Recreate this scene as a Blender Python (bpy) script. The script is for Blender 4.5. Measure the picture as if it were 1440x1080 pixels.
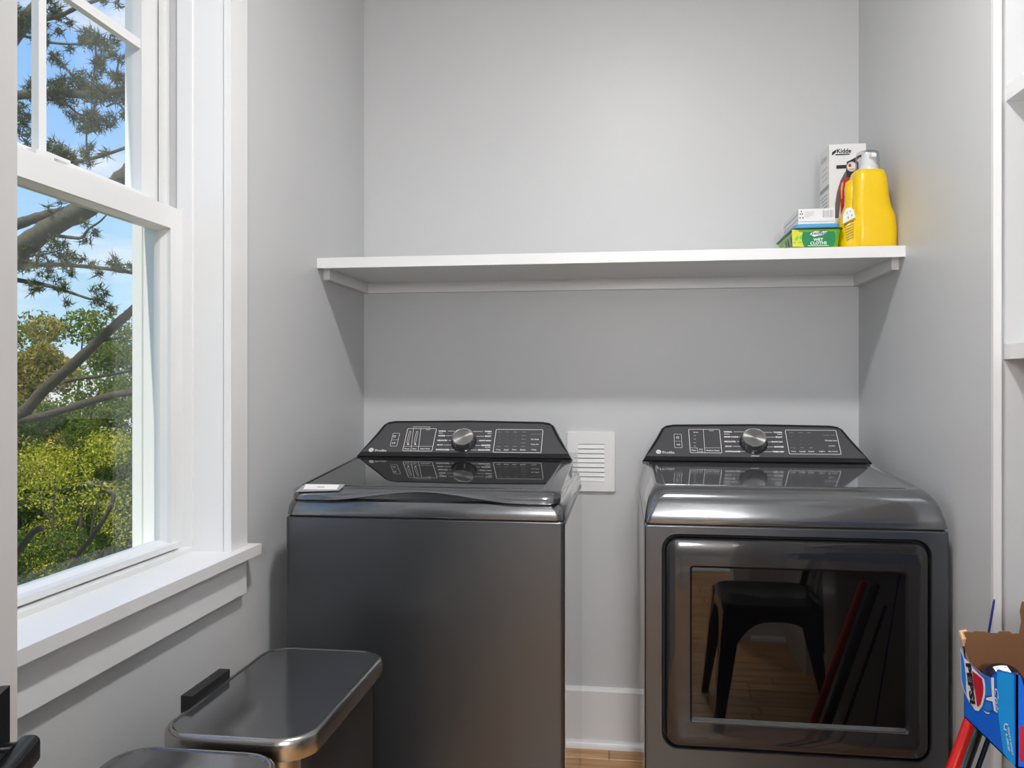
import bpy, bmesh, math, random
import numpy as np
from mathutils import Vector, Matrix
from math import sin, cos, pi, radians

random.seed(7); np.random.seed(7)
for o in list(bpy.data.objects):
    bpy.data.objects.remove(o)
SC = bpy.context.scene
COL = SC.collection

# ------------------------------------------------------------ camera
F_PX = 1160.0
YAW = math.atan(157 / F_PX)
H = 1.22
cam = bpy.data.cameras.new('camera')
cam.sensor_width = 36; cam.lens = F_PX / 1440 * 36
cam.clip_start = 0.02; cam.clip_end = 400
co = bpy.data.objects.new('camera', cam); COL.objects.link(co)
co.location = (0, 0, H); co.rotation_euler = (pi / 2, 0, YAW)
SC.camera = co

# ------------------------------------------------------------ view
SC.view_settings.view_transform = 'Standard'
SC.view_settings.look = 'None'
SC.view_settings.gamma = 1
SC.view_settings.use_curve_mapping = False
SC.view_settings.exposure = -0.18

LAMP = 480.0          # room dome lamp emission
HALL_FILL = 108.0          # emission of the added hall fill lights
SKY = 1.3
SUN = 5.4

# ------------------------------------------------------------ world
W = bpy.data.worlds.new('sky'); SC.world = W; W.use_nodes = True
nt = W.node_tree; N = nt.nodes; L = nt.links; N.clear()
tc = N.new('ShaderNodeTexCoord'); sep = N.new('ShaderNodeSeparateXYZ'); L.new(tc.outputs['Generated'], sep.inputs[0])
ramp = N.new('ShaderNodeValToRGB'); L.new(sep.outputs['Z'], ramp.inputs[0])
cr = ramp.color_ramp
cr.elements[0].position = 0.0; cr.elements[0].color = (.62, .80, .95, 1)
cr.elements[1].position = 1.0; cr.elements[1].color = (.10, .26, .75, 1)
for p, c in ((.12, (.46, .72, .96, 1)), (.25, (.33, .58, .96, 1)), (.45, (.22, .45, .93, 1))):
    e = cr.elements.new(p); e.color = c
mp = N.new('ShaderNodeMapping'); mp.inputs['Scale'].default_value = (1.4, 1.4, 6.0); mp.inputs['Location'].default_value = (.35, .1, .35)
L.new(tc.outputs['Generated'], mp.inputs[0])
nz = N.new('ShaderNodeTexNoise'); nz.inputs['Scale'].default_value = 2.2; nz.inputs['Detail'].default_value = 7; nz.inputs['Roughness'].default_value = .55
L.new(mp.outputs[0], nz.inputs['Vector'])
r2 = N.new('ShaderNodeValToRGB'); L.new(nz.outputs['Fac'], r2.inputs[0])
r2.color_ramp.elements[0].position = .47; r2.color_ramp.elements[0].color = (0, 0, 0, 1)
r2.color_ramp.elements[1].position = .62; r2.color_ramp.elements[1].color = (1, 1, 1, 1)
mx = N.new('ShaderNodeMixRGB'); L.new(r2.outputs[0], mx.inputs[0]); L.new(ramp.outputs[0], mx.inputs[1]); mx.inputs[2].default_value = (.86, .86, .92, 1)
bg = N.new('ShaderNodeBackground'); L.new(mx.outputs[0], bg.inputs[0]); bg.inputs[1].default_value = SKY
wo = N.new('ShaderNodeOutputWorld'); L.new(bg.outputs[0], wo.inputs[0])

sun = bpy.data.lights.new('sun', 'SUN'); sun.energy = SUN; sun.angle = .01; sun.color = (1, .93, .80)
so = bpy.data.objects.new('sun', sun); COL.objects.link(so)
so.rotation_euler = Vector((.055, .52, -.98)).to_track_quat('-Z', 'Y').to_euler()

# ------------------------------------------------------------ materials
def srgb(c):
    return tuple((v / 12.92 if v <= .04045 else ((v + .055) / 1.055) ** 2.4) for v in [x / 255 for x in c])
def mat(name, rgb, rough=.5, metal=0.0, ior=1.5, coat=0.0, bump=None, vary=0.0, aniso=0.0, coat_rough=.03, trans=0.0, scratch=0.0):
    m = bpy.data.materials.new(name); m.use_nodes = True
    t = m.node_tree; b = t.nodes['Principled BSDF']
    c = (*srgb(rgb), 1)
    b.inputs['Base Color'].default_value = c
    b.inputs['Roughness'].default_value = rough
    b.inputs['Metallic'].default_value = metal
    b.inputs['IOR'].default_value = ior
    b.inputs['Coat Weight'].default_value = coat
    b.inputs['Coat Roughness'].default_value = coat_rough
    b.inputs['Transmission Weight'].default_value = trans
    if aniso: b.inputs['Anisotropic'].default_value = aniso
    tcn = t.nodes.new('ShaderNodeTexCoord')
    if vary:
        n = t.nodes.new('ShaderNodeTexNoise'); n.inputs['Scale'].default_value = 6; n.inputs['Detail'].default_value = 4
        t.links.new(tcn.outputs['Object'], n.inputs['Vector'])
        r = t.nodes.new('ShaderNodeMapRange'); r.inputs[3].default_value = 1 - vary; r.inputs[4].default_value = 1 + vary
        t.links.new(n.outputs['Fac'], r.inputs[0])
        mm = t.nodes.new('ShaderNodeVectorMath'); mm.operation = 'SCALE'; mm.inputs[0].default_value = c[:3]
        t.links.new(r.outputs[0], mm.inputs['Scale']); t.links.new(mm.outputs[0], b.inputs['Base Color'])
    if scratch:
        n = t.nodes.new('ShaderNodeTexNoise'); n.inputs['Scale'].default_value = 14; n.inputs['Detail'].default_value = 6
        t.links.new(tcn.outputs['Object'], n.inputs['Vector'])
        r = t.nodes.new('ShaderNodeMapRange'); r.inputs[3].default_value = max(.01, rough - scratch); r.inputs[4].default_value = rough + scratch
        t.links.new(n.outputs['Fac'], r.inputs[0]); t.links.new(r.outputs[0], b.inputs['Roughness'])
    if bump:
        n = t.nodes.new('ShaderNodeTexNoise'); n.inputs['Scale'].default_value = bump[0]; n.inputs['Detail'].default_value = 3
        t.links.new(tcn.outputs['Object'], n.inputs['Vector'])
        bp = t.nodes.new('ShaderNodeBump'); bp.inputs['Strength'].default_value = bump[1]; bp.inputs['Distance'].default_value = bump[2]
        t.links.new(n.outputs['Fac'], bp.inputs['Height']); t.links.new(bp.outputs[0], b.inputs['Normal'])
    return m

M = {}
M['wall'] = mat('wall_paint', (203, 204, 205), .42, bump=(160, .12, .002), vary=.015)
M['ceil'] = mat('ceiling_paint', (232, 232, 232), .7, bump=(120, .1, .002))
M['white'] = mat('white_trim_paint', (228, 228, 228), .32, bump=(30, .05, .001), vary=.012)
M['door'] = mat('shaded_white_door_paint', (198, 198, 198), .4, vary=.012)  # white door, its shade put into a greyer base colour
M['vinyl'] = mat('white_vinyl', (230, 231, 231), .28, vary=.01)
M['hallwall'] = mat('hall_paint', (196, 196, 195), .5, vary=.02)
M['steel_dark'] = mat('dark_metallic_enamel', (92, 95, 99), .29, .8, vary=.02, scratch=.03)
M['steel_gloss'] = mat('dark_gloss_enamel', (122, 124, 127), .17, .8, coat=.5, vary=.02)
M['side'] = mat('glossy_side_enamel', (205, 205, 207), .05, .92, vary=.02)
M['lid_gloss'] = mat('lid_grey_gloss', (140, 141, 143), .07, .8, ior=1.6, vary=.02)
M['black_glass'] = mat('black_glass', (22, 22, 23), .03, 0, ior=2.1, vary=.05)
M['door_gloss'] = mat('door_charcoal_gloss', (38, 38, 40), .06, .1, ior=1.62, vary=.03)
M['door_pane'] = mat('door_smoked_pane', (7, 7, 8), .02, 0, ior=1.6, vary=.05)
M['console'] = mat('console_face', (78, 78, 80), .2, 0, ior=1.5, vary=.03)
M['console_rim'] = mat('console_rim', (34, 34, 36), .12, 0, ior=1.5, vary=.03)
M['gap'] = mat('black_gasket', (6, 6, 7), .6, vary=.1)
M['print'] = mat('white_print', (240, 240, 240), .5, vary=.01)
M['print_dim'] = mat('grey_print', (140, 140, 140), .5, vary=.01)
M['chrome'] = mat('chrome', (205, 205, 205), .12, 1.0, vary=.02)
M['knob_top'] = mat('spun_steel', (190, 190, 190), .22, 1.0, vary=.03)
M['stainless'] = mat('brushed_stainless', (176, 174, 170), .26, 1.0, vary=.03, scratch=.04)
M['can_lid'] = mat('can_lid_grey', (112, 113, 115), .12, .8, vary=.03, scratch=.03)
M['can_body'] = mat('can_body_dark', (44, 46, 50), .40, .2, vary=.04)
M['hamper'] = mat('pale_grey_plastic', (168, 168, 168), .4, vary=.02)
M['black_plastic'] = mat('black_plastic', (20, 20, 21), .4, vary=.1)
M['black_metal'] = mat('black_lever_metal', (14, 16, 20), .22, .5, vary=.1)
M['black_lacquer'] = mat('black_lacquer', (9, 9, 10), .12, 0, coat=.4, vary=.1)
M['yellow'] = mat('yellow_plastic', (234, 194, 0), .32, bump=(40, .05, .001), vary=.02)
M['white_plastic'] = mat('white_plastic', (236, 236, 236), .3, vary=.01)
M['card_white'] = mat('white_card', (226, 226, 226), .5, vary=.01)
M['card_grey'] = mat('grey_card_print', (150, 150, 152), .5, vary=.02)
M['ink'] = mat('black_ink', (24, 22, 22), .5, vary=.05)
M['ink_brown'] = mat('dark_brown_ink', (98, 84, 82), .5, vary=.05)
M['red_ink'] = mat('red_ink', (196, 36, 12), .45, vary=.03)
M['orange_ink'] = mat('orange_ink', (250, 170, 110), .45, vary=.03)
M['green_dark'] = mat('green_label', (22, 128, 76), .35, vary=.03)
M['green_lime'] = mat('lime_tub_plastic', (122, 200, 40), .3, vary=.04)
M['yellow_lime'] = mat('yellow_lime_print', (208, 208, 60), .35, vary=.06)
M['lid_blue'] = mat('blue_lid_plastic', (84, 160, 206), .3, vary=.03)
M['lid_teal'] = mat('teal_lid_rim', (22, 62, 70), .3, vary=.03)
M['navy_ink'] = mat('navy_ink', (26, 46, 120), .4, vary=.03)
M['blue'] = mat('blue_carton_print', (12, 106, 226), .38, vary=.03)
M['blue_light'] = mat('light_blue_carton_print', (30, 168, 250), .38, vary=.03)
M['blue_mid'] = mat('mid_blue_print', (40, 130, 225), .38, vary=.03)
M['kraft'] = mat('brown_kraft_board', (118, 80, 50), .75, bump=(90, .15, .001), vary=.06)
M['kraft_edge'] = mat('torn_board_edge', (206, 168, 128), .8, vary=.06)
M['navy'] = mat('navy_can_paint', (14, 22, 52), .25, .4, vary=.04)
M['can_red'] = mat('red_carton_print', (200, 30, 50), .4, vary=.03)
M['red'] = mat('red_plastic', (206, 26, 18), .3, vary=.03)
M['blue_steel'] = mat('blue_grey_plastic', (96, 150, 178), .25, .3, vary=.05)
M['lamp_base'] = mat('lamp_metal', (200, 200, 200), .3, .6, vary=.02)
M['bark'] = mat('pine_bark', (84, 79, 66), .9, bump=(25, .6, .02), vary=.25)
M['bark_dark'] = mat('oak_bark', (76, 68, 56), .9, bump=(25, .6, .02), vary=.25)
M['ground'] = mat('lawn', (92, 104, 52), .95, vary=.3)
M['roof'] = mat('outer_siding', (190, 190, 186), .7, vary=.03)

def wood(name):
    m = bpy.data.materials.new(name); m.use_nodes = True
    t = m.node_tree; b = t.nodes['Principled BSDF']; b.inputs['Roughness'].default_value = .34
    tcn = t.nodes.new('ShaderNodeTexCoord'); oi = t.nodes.new('ShaderNodeObjectInfo')
    ad = t.nodes.new('ShaderNodeVectorMath'); ad.operation = 'ADD'
    sc = t.nodes.new('ShaderNodeVectorMath'); sc.operation = 'SCALE'; sc.inputs['Scale'].default_value = 37
    cmb = t.nodes.new('ShaderNodeCombineXYZ')
    t.links.new(oi.outputs['Random'], cmb.inputs[0]); t.links.new(oi.outputs['Random'], cmb.inputs[1])
    t.links.new(cmb.outputs[0], sc.inputs[0]); t.links.new(tcn.outputs['Object'], ad.inputs[0]); t.links.new(sc.outputs[0], ad.inputs[1])
    mp = t.nodes.new('ShaderNodeMapping'); mp.inputs['Scale'].default_value = (1.6, 26, 26); t.links.new(ad.outputs[0], mp.inputs[0])
    n = t.nodes.new('ShaderNodeTexNoise'); n.inputs['Scale'].default_value = 2.2; n.inputs['Detail'].default_value = 8; n.inputs['Distortion'].default_value = .8
    t.links.new(mp.outputs[0], n.inputs['Vector'])
    r = t.nodes.new('ShaderNodeValToRGB'); t.links.new(n.outputs['Fac'], r.inputs[0])
    r.color_ramp.elements[0].position = .3; r.color_ramp.elements[0].color = (*srgb((168, 118, 70)), 1)
    r.color_ramp.elements[1].position = .7; r.color_ramp.elements[1].color = (*srgb((220, 172, 116)), 1)
    v = t.nodes.new('ShaderNodeMapRange'); v.inputs[3].default_value = .82; v.inputs[4].default_value = 1.1; t.links.new(oi.outputs['Random'], v.inputs[0])
    mm = t.nodes.new('ShaderNodeVectorMath'); mm.operation = 'SCALE'; t.links.new(r.outputs[0], mm.inputs[0]); t.links.new(v.outputs[0], mm.inputs['Scale'])
    t.links.new(mm.outputs[0], b.inputs['Base Color'])
    return m
M['wood'] = wood('oak_floor')

def emit(name, rgb, s):
    m = bpy.data.materials.new(name); m.use_nodes = True; t = m.node_tree; t.nodes.clear()
    e = t.nodes.new('ShaderNodeEmission'); e.inputs[0].default_value = (*srgb(rgb), 1); e.inputs[1].default_value = s
    o = t.nodes.new('ShaderNodeOutputMaterial'); t.links.new(e.outputs[0], o.inputs[0]); return m
M['lamp'] = emit('lit_lamp_glass', (253, 252, 252), LAMP)
M['fill_hall'] = emit('hall_fill_glow', (252, 252, 253), HALL_FILL)  # glow shared by the two added hall fill lights

def pane(name, tint, refl_ior=1.45):
    m = bpy.data.materials.new(name); m.use_nodes = True; t = m.node_tree; t.nodes.clear()
    f = t.nodes.new('ShaderNodeFresnel'); ge = t.nodes.new('ShaderNodeNewGeometry'); mr = t.nodes.new('ShaderNodeMapRange')
    mr.inputs[3].default_value = refl_ior; mr.inputs[4].default_value = 1 / refl_ior     # same reflectance entering and leaving the sheet
    t.links.new(ge.outputs['Backfacing'], mr.inputs[0]); t.links.new(mr.outputs[0], f.inputs[0])
    tr = t.nodes.new('ShaderNodeBsdfTransparent'); tr.inputs[0].default_value = (*tint, 1)
    g = t.nodes.new('ShaderNodeBsdfGlossy'); g.inputs['Roughness'].default_value = .01
    mixn = t.nodes.new('ShaderNodeMixShader'); o = t.nodes.new('ShaderNodeOutputMaterial')
    t.links.new(f.outputs[0], mixn.inputs[0]); t.links.new(tr.outputs[0], mixn.inputs[1]); t.links.new(g.outputs[0], mixn.inputs[2]); t.links.new(mixn.outputs[0], o.inputs[0])
    return m
M['seal'] = mat('grey_weather_seal', (192, 192, 193), .5, vary=.02)
M['glass'] = pane('window_glass', (.97, .99, .98))
M['clear'] = pane('clear_plastic', (.90, .91, .92), 1.5)

def leaf(name, c0, c1, c2, trans=.45):
    m = bpy.data.materials.new(name); m.use_nodes = True; t = m.node_tree; t.nodes.clear()
    g = t.nodes.new('ShaderNodeNewGeometry')
    r = t.nodes.new('ShaderNodeValToRGB'); t.links.new(g.outputs['Random Per Island'], r.inputs[0])
    r.color_ramp.elements[0].position = 0; r.color_ramp.elements[0].color = (*srgb(c0), 1)
    r.color_ramp.elements[1].position = 1; r.color_ramp.elements[1].color = (*srgb(c2), 1)
    e = r.color_ramp.elements.new(.6); e.color = (*srgb(c1), 1)
    d = t.nodes.new('ShaderNodeBsdfDiffuse'); tl = t.nodes.new('ShaderNodeBsdfTranslucent'); mixn = t.nodes.new('ShaderNodeMixShader'); mixn.inputs[0].default_value = trans
    o = t.nodes.new('ShaderNodeOutputMaterial')
    t.links.new(r.outputs[0], d.inputs[0]); t.links.new(r.outputs[0], tl.inputs[0]); t.links.new(d.outputs[0], mixn.inputs[1]); t.links.new(tl.outputs[0], mixn.inputs[2]); t.links.new(mixn.outputs[0], o.inputs[0])
    return m
M['needle'] = leaf('pine_needles', (62, 74, 52), (84, 94, 62), (128, 128, 74), .25)
M['leaf_olive'] = leaf('olive_leaves', (120, 124, 62), (160, 152, 82), (210, 188, 110))
M['leaf_green'] = leaf('green_leaves', (66, 90, 40), (104, 122, 48), (150, 158, 60))
M['leaf_sun_glow'] = leaf('sun_glow_leaves', (104, 118, 40), (172, 172, 52), (232, 218, 96))  # bright yellows paint in sunlight glowing through green leaves
M['leaf_dark'] = leaf('dark_green_leaves', (56, 78, 40), (84, 104, 50), (120, 136, 60))

# ------------------------------------------------------------ helpers
def V(*a): return Vector(a)
def link(name, me, m, parent=None):
    o = bpy.data.objects.new(name, me); COL.objects.link(o)
    ms = m if isinstance(m, (list, tuple)) else [m]
    for x in ms: me.materials.append(x)
    if parent is not None:
        o.parent = parent
        root = parent
        if parent.get('_root'): o.location = -Vector(parent['_root'])
    return o
def obj(name, bm, m, parent=None, bevel=0, seg=2, ang=35, smooth=True):
    if bevel:
        es = [e for e in bm.edges if len(e.link_faces) == 2 and e.calc_face_angle(0) > radians(30)]
        bmesh.ops.bevel(bm, geom=es, offset=bevel, segments=seg, profile=.5, affect='EDGES', clamp_overlap=True)
    bmesh.ops.recalc_face_normals(bm, faces=bm.faces[:])
    me = bpy.data.meshes.new(name); bm.to_mesh(me); bm.free()
    if smooth:
        for p in me.polygons: p.use_smooth = True
        me.set_sharp_from_angle(angle=radians(ang))
    return link(name, me, m, parent)
def thing(name, label, cat, loc, group=None):
    o = bpy.data.objects.new(name, None); COL.objects.link(o); o.location = loc; o.empty_display_size = .05
    o['label'] = label; o['category'] = cat; o['_root'] = tuple(loc)
    if group: o['group'] = group
    return o
def tag(o, label, cat, group=None):
    o['label'] = label; o['category'] = cat
    if group: o['group'] = group
    return o
def struct(o):
    o['kind'] = 'structure'; return o
def BM(): return bmesh.new()
def box(bm, x0, x1, y0, y1, z0, z1):
    v = [bm.verts.new(p) for p in ((x0, y0, z0), (x1, y0, z0), (x1, y1, z0), (x0, y1, z0), (x0, y0, z1), (x1, y0, z1), (x1, y1, z1), (x0, y1, z1))]
    for f in ((0, 3, 2, 1), (4, 5, 6, 7), (0, 1, 5, 4), (1, 2, 6, 5), (2, 3, 7, 6), (3, 0, 4, 7)):
        bm.faces.new([v[i] for i in f])
def bx(*a):
    b = BM(); box(b, *a); return b
def obox(bm, o, u, v, n, a):
    """box in a local frame; a=(u0,u1,v0,v1,n0,n1)"""
    P = lambda i, j, k: o + u * i + v * j + n * k
    vs = [bm.verts.new(P(*p)) for p in ((a[0], a[2], a[4]), (a[1], a[2], a[4]), (a[1], a[3], a[4]), (a[0], a[3], a[4]), (a[0], a[2], a[5]), (a[1], a[2], a[5]), (a[1], a[3], a[5]), (a[0], a[3], a[5]))]
    for f in ((0, 3, 2, 1), (4, 5, 6, 7), (0, 1, 5, 4), (1, 2, 6, 5), (2, 3, 7, 6), (3, 0, 4, 7)):
        bm.faces.new([vs[i] for i in f])
def loft(bm, loops, cap0=True, cap1=True, close=True):
    R = [[bm.verts.new(p) for p in lp] for lp in loops]
    n = len(R[0])
    for a, b in zip(R[:-1], R[1:]):
        for i in range(n if close else n - 1):
            j = (i + 1) % n
            try: bm.faces.new((a[i], a[j], b[j], b[i]))
            except ValueError: pass
    if cap0: bm.faces.new(R[0][::-1])
    if cap1: bm.faces.new(R[-1])
    return R
def rrect(cx, cy, w, h, r, n=6):
    r = min(r, w / 2 - 1e-5, h / 2 - 1e-5); pts = []
    for sx, sy, a0 in ((1, 1, 0), (-1, 1, 90), (-1, -1, 180), (1, -1, 270)):
        for k in range(n + 1):
            a = radians(a0 + 90 * k / n)
            pts.append((cx + sx * (w / 2 - r) + r * cos(a), cy + sy * (h / 2 - r) + r * sin(a)))
    return pts
def tube(bm, pts, rad, n=10, caps=True):
    pts = [Vector(p) for p in pts]
    if not isinstance(rad, (list, tuple)): rad = [rad] * len(pts)
    loops = []; prev = None
    for i, p in enumerate(pts):
        d = (pts[min(i + 1, len(pts) - 1)] - pts[max(i - 1, 0)]).normalized()
        if prev is None:
            a = d.orthogonal().normalized()
        else:
            a = (prev - d * prev.dot(d)).normalized()
        prev = a; b = d.cross(a)
        loops.append([p + (a * cos(2 * pi * k / n) + b * sin(2 * pi * k / n)) * rad[i] for k in range(n)])
    loft(bm, loops, caps, caps)
def prism(bm, poly, o, u, v, n, d0, d1):
    loft(bm, [[o + u * p[0] + v * p[1] + n * d for p in poly] for d in (d0, d1)])
def disc(bm, o, u, v, r, n=24, ry=None):
    ry = ry or r
    bm.faces.new([bm.verts.new(o + u * (r * cos(2 * pi * k / n)) + v * (ry * sin(2 * pi * k / n))) for k in range(n)])
def flat(bm, pts, o, u, v):
    bm.faces.new([bm.verts.new(o + u * p[0] + v * p[1]) for p in pts])
def ringflat(bm, o, u, v, outer, inner):
    A = [bm.verts.new(o + u * p[0] + v * p[1]) for p in outer]; B = [bm.verts.new(o + u * p[0] + v * p[1]) for p in inner]
    for i in range(len(A)):
        j = (i + 1) % len(A); bm.faces.new((A[i], A[j], B[j], B[i]))

_fonts = {}
def text_into(bm, s, o, u, v, w=None, h=None, shear=0.0, align='L', bold=0.0):
    """flat lettering of overall width w / height h with its lower-left corner at o (align L/C/R)"""
    cu = bpy.data.curves.new('lettering', 'FONT'); cu.body = s; cu.size = 1; cu.shear = shear; cu.offset = bold; cu.resolution_u = 2
    ob = bpy.data.objects.new('lettering', cu); COL.objects.link(ob)
    dg = bpy.context.evaluated_depsgraph_get()
    me = bpy.data.meshes.new_from_object(ob.evaluated_get(dg))
    bpy.data.objects.remove(ob); bpy.data.curves.remove(cu)
    co_ = np.array([x.co[:] for x in me.vertices]) if len(me.vertices) else np.zeros((0, 3))
    if len(co_) == 0: return
    mn = co_.min(0); mxx = co_.max(0); d = mxx - mn
    if h is None: h = d[1] * w / d[0]
    if w is None: w = d[0] * h / d[1]
    off = {'L': 0, 'C': -w / 2, 'R': -w}[align]
    vs = [bm.verts.new(o + u * float((c[0] - mn[0]) / d[0] * w + off) + v * float((c[1] - mn[1]) / max(d[1], 1e-6) * h)) for c in co_]
    for p in me.polygons:
        try: bm.faces.new([vs[i] for i in p.vertices])
        except ValueError: pass
    bpy.data.meshes.remove(me)

def ray(px, py):
    X = (px - 720) / F_PX; Z = -(py - 540) / F_PX; c, s = cos(YAW), sin(YAW)
    return Vector((X * c - s, X * s + c, Z))
CAM = Vector((0, 0, H))
def on_plane(px, py, o, n):
    r = ray(px, py); return CAM + r * ((o - CAM).dot(n) / r.dot(n))
def at(px, py, d):
    """world point seen at pixel px,py at depth d along +Y (used to read positions off the photograph)"""
    r = ray(px, py); return CAM + r * (d / r[1])

X_, Y_, Z_ = V(1, 0, 0), V(0, 1, 0), V(0, 0, 1)
# ------------------------------------------------------------ room dims
XL, XR, YB, YF, ZC = -.903, .755, 2.80, -.05, 2.74
XO = -1.118                      # outer face of the left wall
WY0, WY1, WZ0, WZ1 = .86, 1.772, .808, 2.44   # window opening
AY1, AX1 = 1.817, 1.16            # alcove: far wall y, back wall x
AY0 = .42
DX0, DX1 = -.267, .52             # doorway

# ============================================================ STRUCTURE
fl = struct(obj('floor', bx(-1.6, 2.0, -1.5, YB + .1, -.10, -.012), M['gap'], smooth=False))
pl_meshes = []
for Ln in (1.5, 1.1, .8, .6):
    b = bx(0, Ln - .0015, 0, .0815, -.012, 0)
    es = [e for e in b.edges if all(v.co.z > -.001 for v in e.verts)]
    bmesh.ops.bevel(b, geom=es, offset=.0012, segments=1, affect='EDGES')
    bmesh.ops.recalc_face_normals(b, faces=b.faces[:])
    me = bpy.data.meshes.new('plank'); b.to_mesh(me); b.free(); me.materials.append(M['wood']); pl_meshes.append((Ln, me))
y = -1.45; rnd = random.Random(3)
while y < YB:
    x = -1.55 - rnd.random() * .5
    x1 = AX1 + .1 if y > YF else 1.85
    x = max(x, -1.55 if y < YF else -1.0 - rnd.random() * .3)
    while x < x1:
        Ln, me = rnd.choice(pl_meshes)
        o = bpy.data.objects.new('plank', me); COL.objects.link(o); o.parent = fl; o.location = (x, y, 0)
        x += Ln
    y += .083

b = BM(); box(b, -1.6, 2.0, -1.5, -.10, ZC, ZC + .1); box(b, XO, AX1 + .1, -.10, YB + .1, ZC, ZC + .1)
struct(obj('ceiling', b, M['ceil'], smooth=False))
b = BM()
g = .0125
box(b, XO, XL, -.17, WY0 - g, 0, ZC); box(b, XO, XL, WY1 + g, YB + .1, 0, ZC)
box(b, XO, XL, WY0 - g, WY1 + g, 0, .79); box(b, XO, XL, WY0 - g, WY1 + g, WZ1 + g, ZC)
struct(obj('wall_left', b, M['wall'], smooth=False))
struct(obj('wall_back', bx(XL, XR, YB, YB + .1, 0, ZC), M['wall'], smooth=False))
struct(obj('wall_right', bx(XR, AX1, AY1 + .012, YB, 0, ZC), M['wall'], smooth=False))
struct(obj('wall_alcove_back', bx(AX1, AX1 + .1, AY0, AY1 + .012, 0, ZC), M['wall'], smooth=False))
b = BM()
box(b, XR, AX1, YF, AY0, 0, ZC)
struct(obj('wall_right_front', b, M['wall'], smooth=False))
b = BM()
box(b, XL, DX0, -.17, YF, 0, ZC); box(b, DX1, AX1 + .1, -.17, YF, 0, ZC); box(b, DX0, DX1, -.17, YF, 2.06, ZC)
struct(obj('wall_front', b, M['wall'], smooth=False))
b = BM()
box(b, -1.6, 2.0, -1.6, -1.5, 0, ZC); box(b, -1.7, -1.6, -1.6, -.17, 0, ZC); box(b, 2.0, 2.1, -1.6, -.17, 0, ZC)
box(b, -1.6, XO, -.17, -.10, 0, ZC); box(b, AX1 + .1, 2.0, -.17, -.10, 0, ZC)
struct(obj('wall_hall', b, M['hallwall'], smooth=False))
# doorway trim
b = BM()
for x0, x1 in ((DX1 - .0, DX1 + .075),):
    box(b, x0, x1, YF, YF + .018, 0, 2.13)
box(b, DX0 - .075, DX1 + .075, YF, YF + .018, 2.06, 2.14)
struct(obj('trim_2', b, M['white'], bevel=.003))
# alcove edge board
struct(obj('trim_1', bx(XR, XR + .0155, AY1, AY1 + .0125, 0, ZC), M['white'], bevel=.001))

def baseboard(name, pts, n):
    """pts along the wall, n = into-room normal"""
    b = BM(); p0, p1 = V(*pts[0]), V(*pts[1])
    prof = [(0, 0), (.015, 0), (.015, .186), (.011, .194), (.005, .198), (0, .198)]
    loft(b, [[p + n * q[0] + Z_ * q[1] for q in prof] for p in (p0, p1)])
    o = struct(obj(name, b, M['white'], smooth=False))
    b = BM(); qr = [(.015, 0), (.034, 0), (.0325, .009), (.028, .017), (.022, .022), (.015, .024)]
    loft(b, [[p + n * q[0] + Z_ * q[1] for q in qr] for p in (p0, p1)])
    obj('shoe_molding', b, M['white'], o, ang=50)
baseboard('baseboard_back', ((XL, YB, 0), (XR, YB, 0)), V(0, -1, 0))
baseboard('baseboard_left', ((XL, YF, 0), (XL, YB - .036, 0)), V(1, 0, 0))
baseboard('baseboard_right', ((XR, AY1 + .0125, 0), (XR, YB - .036, 0)), V(-1, 0, 0))
baseboard('baseboard_front', ((DX1 + .076, YF, 0), (XR, YF, 0)), V(0, 1, 0))
baseboard('baseboard_hall', ((-1.6, -1.5, 0), (2.0, -1.5, 0)), V(0, 1, 0))
baseboard('baseboard_alcove', ((AX1, AY0, 0), (AX1, AY1, 0)), V(-1, 0, 0))

# ------------------------------------------------------------ window
def wframe(bm, x0, x1, ya, yb, za, zb, wy, wzb, wzt):
    """rectangular frame (four members) in the YZ plane"""
    box(bm, x0, x1, ya, ya + wy, za, zb); box(bm, x0, x1, yb - wy, yb, za, zb)
    box(bm, x0, x1, ya + wy, yb - wy, za, za + wzb); box(bm, x0, x1, ya + wy, yb - wy, zb - wzt, zb)
win = bpy.data.objects.new('window_1', None); COL.objects.link(win); win.location = (XL, (WY0 + WY1) / 2, WZ0); win['kind'] = 'structure'; win['_root'] = tuple(win.location)
CF = XL + .019
b = BM()
box(b, XL, CF, WY1, WY1 + .082, .838, WZ1 + .09)
obj('side_casing', b, M['white'], win, bevel=.002)
obj('side_casing', bx(XL, CF, WY0 - .082, WY0, .838, WZ1 + .09), M['white'], win, bevel=.002)
obj('head_casing', bx(XL, CF + .004, WY0 - .09, WY1 + .09, WZ1 + .09, WZ1 + .19), M['white'], win, bevel=.002)
obj('stool', bx(-1.0, -.860, WY0 - .107, WY1 + .107, .814, .838), M['white'], win, bevel=.004, seg=3)
obj('apron', bx(XL, CF, WY0 - .078, WY1 + .078, .727, .814), M['white'], win, bevel=.002)
b = BM()     # jamb extension + stops
wframe(b, -.975, XL + .001, WY0 - .012, WY1 + .012, .80, WZ1 + .012, .012, .012, .012)
obj('jamb_lining', b, M['white'], win, bevel=.0012)
b = BM()     # vinyl main frame with stepped tracks
wframe(b, -1.012, -.975, WY0 - .012, WY1 + .012, .80, WZ1 + .012, .018, .036, .018)
wframe(b, -1.041, -1.012, WY0 - .012, WY1 + .012, .80, WZ1 + .012, .013, .030, .013)
wframe(b, -1.052, -1.041, WY0 - .012, WY1 + .012, .80, WZ1 + .012, .026, .03, .026)
wframe(b, -1.098, -1.052, WY0 - .012, WY1 + .012, .80, WZ1 + .012, .013, .03, .013)
wframe(b, -1.124, -1.098, WY0 - .012, WY1 + .012, .79, WZ1 + .012, .0145, .035, .030)
obj('window_frame', b, M['vinyl'], win, bevel=.0015)
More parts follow.
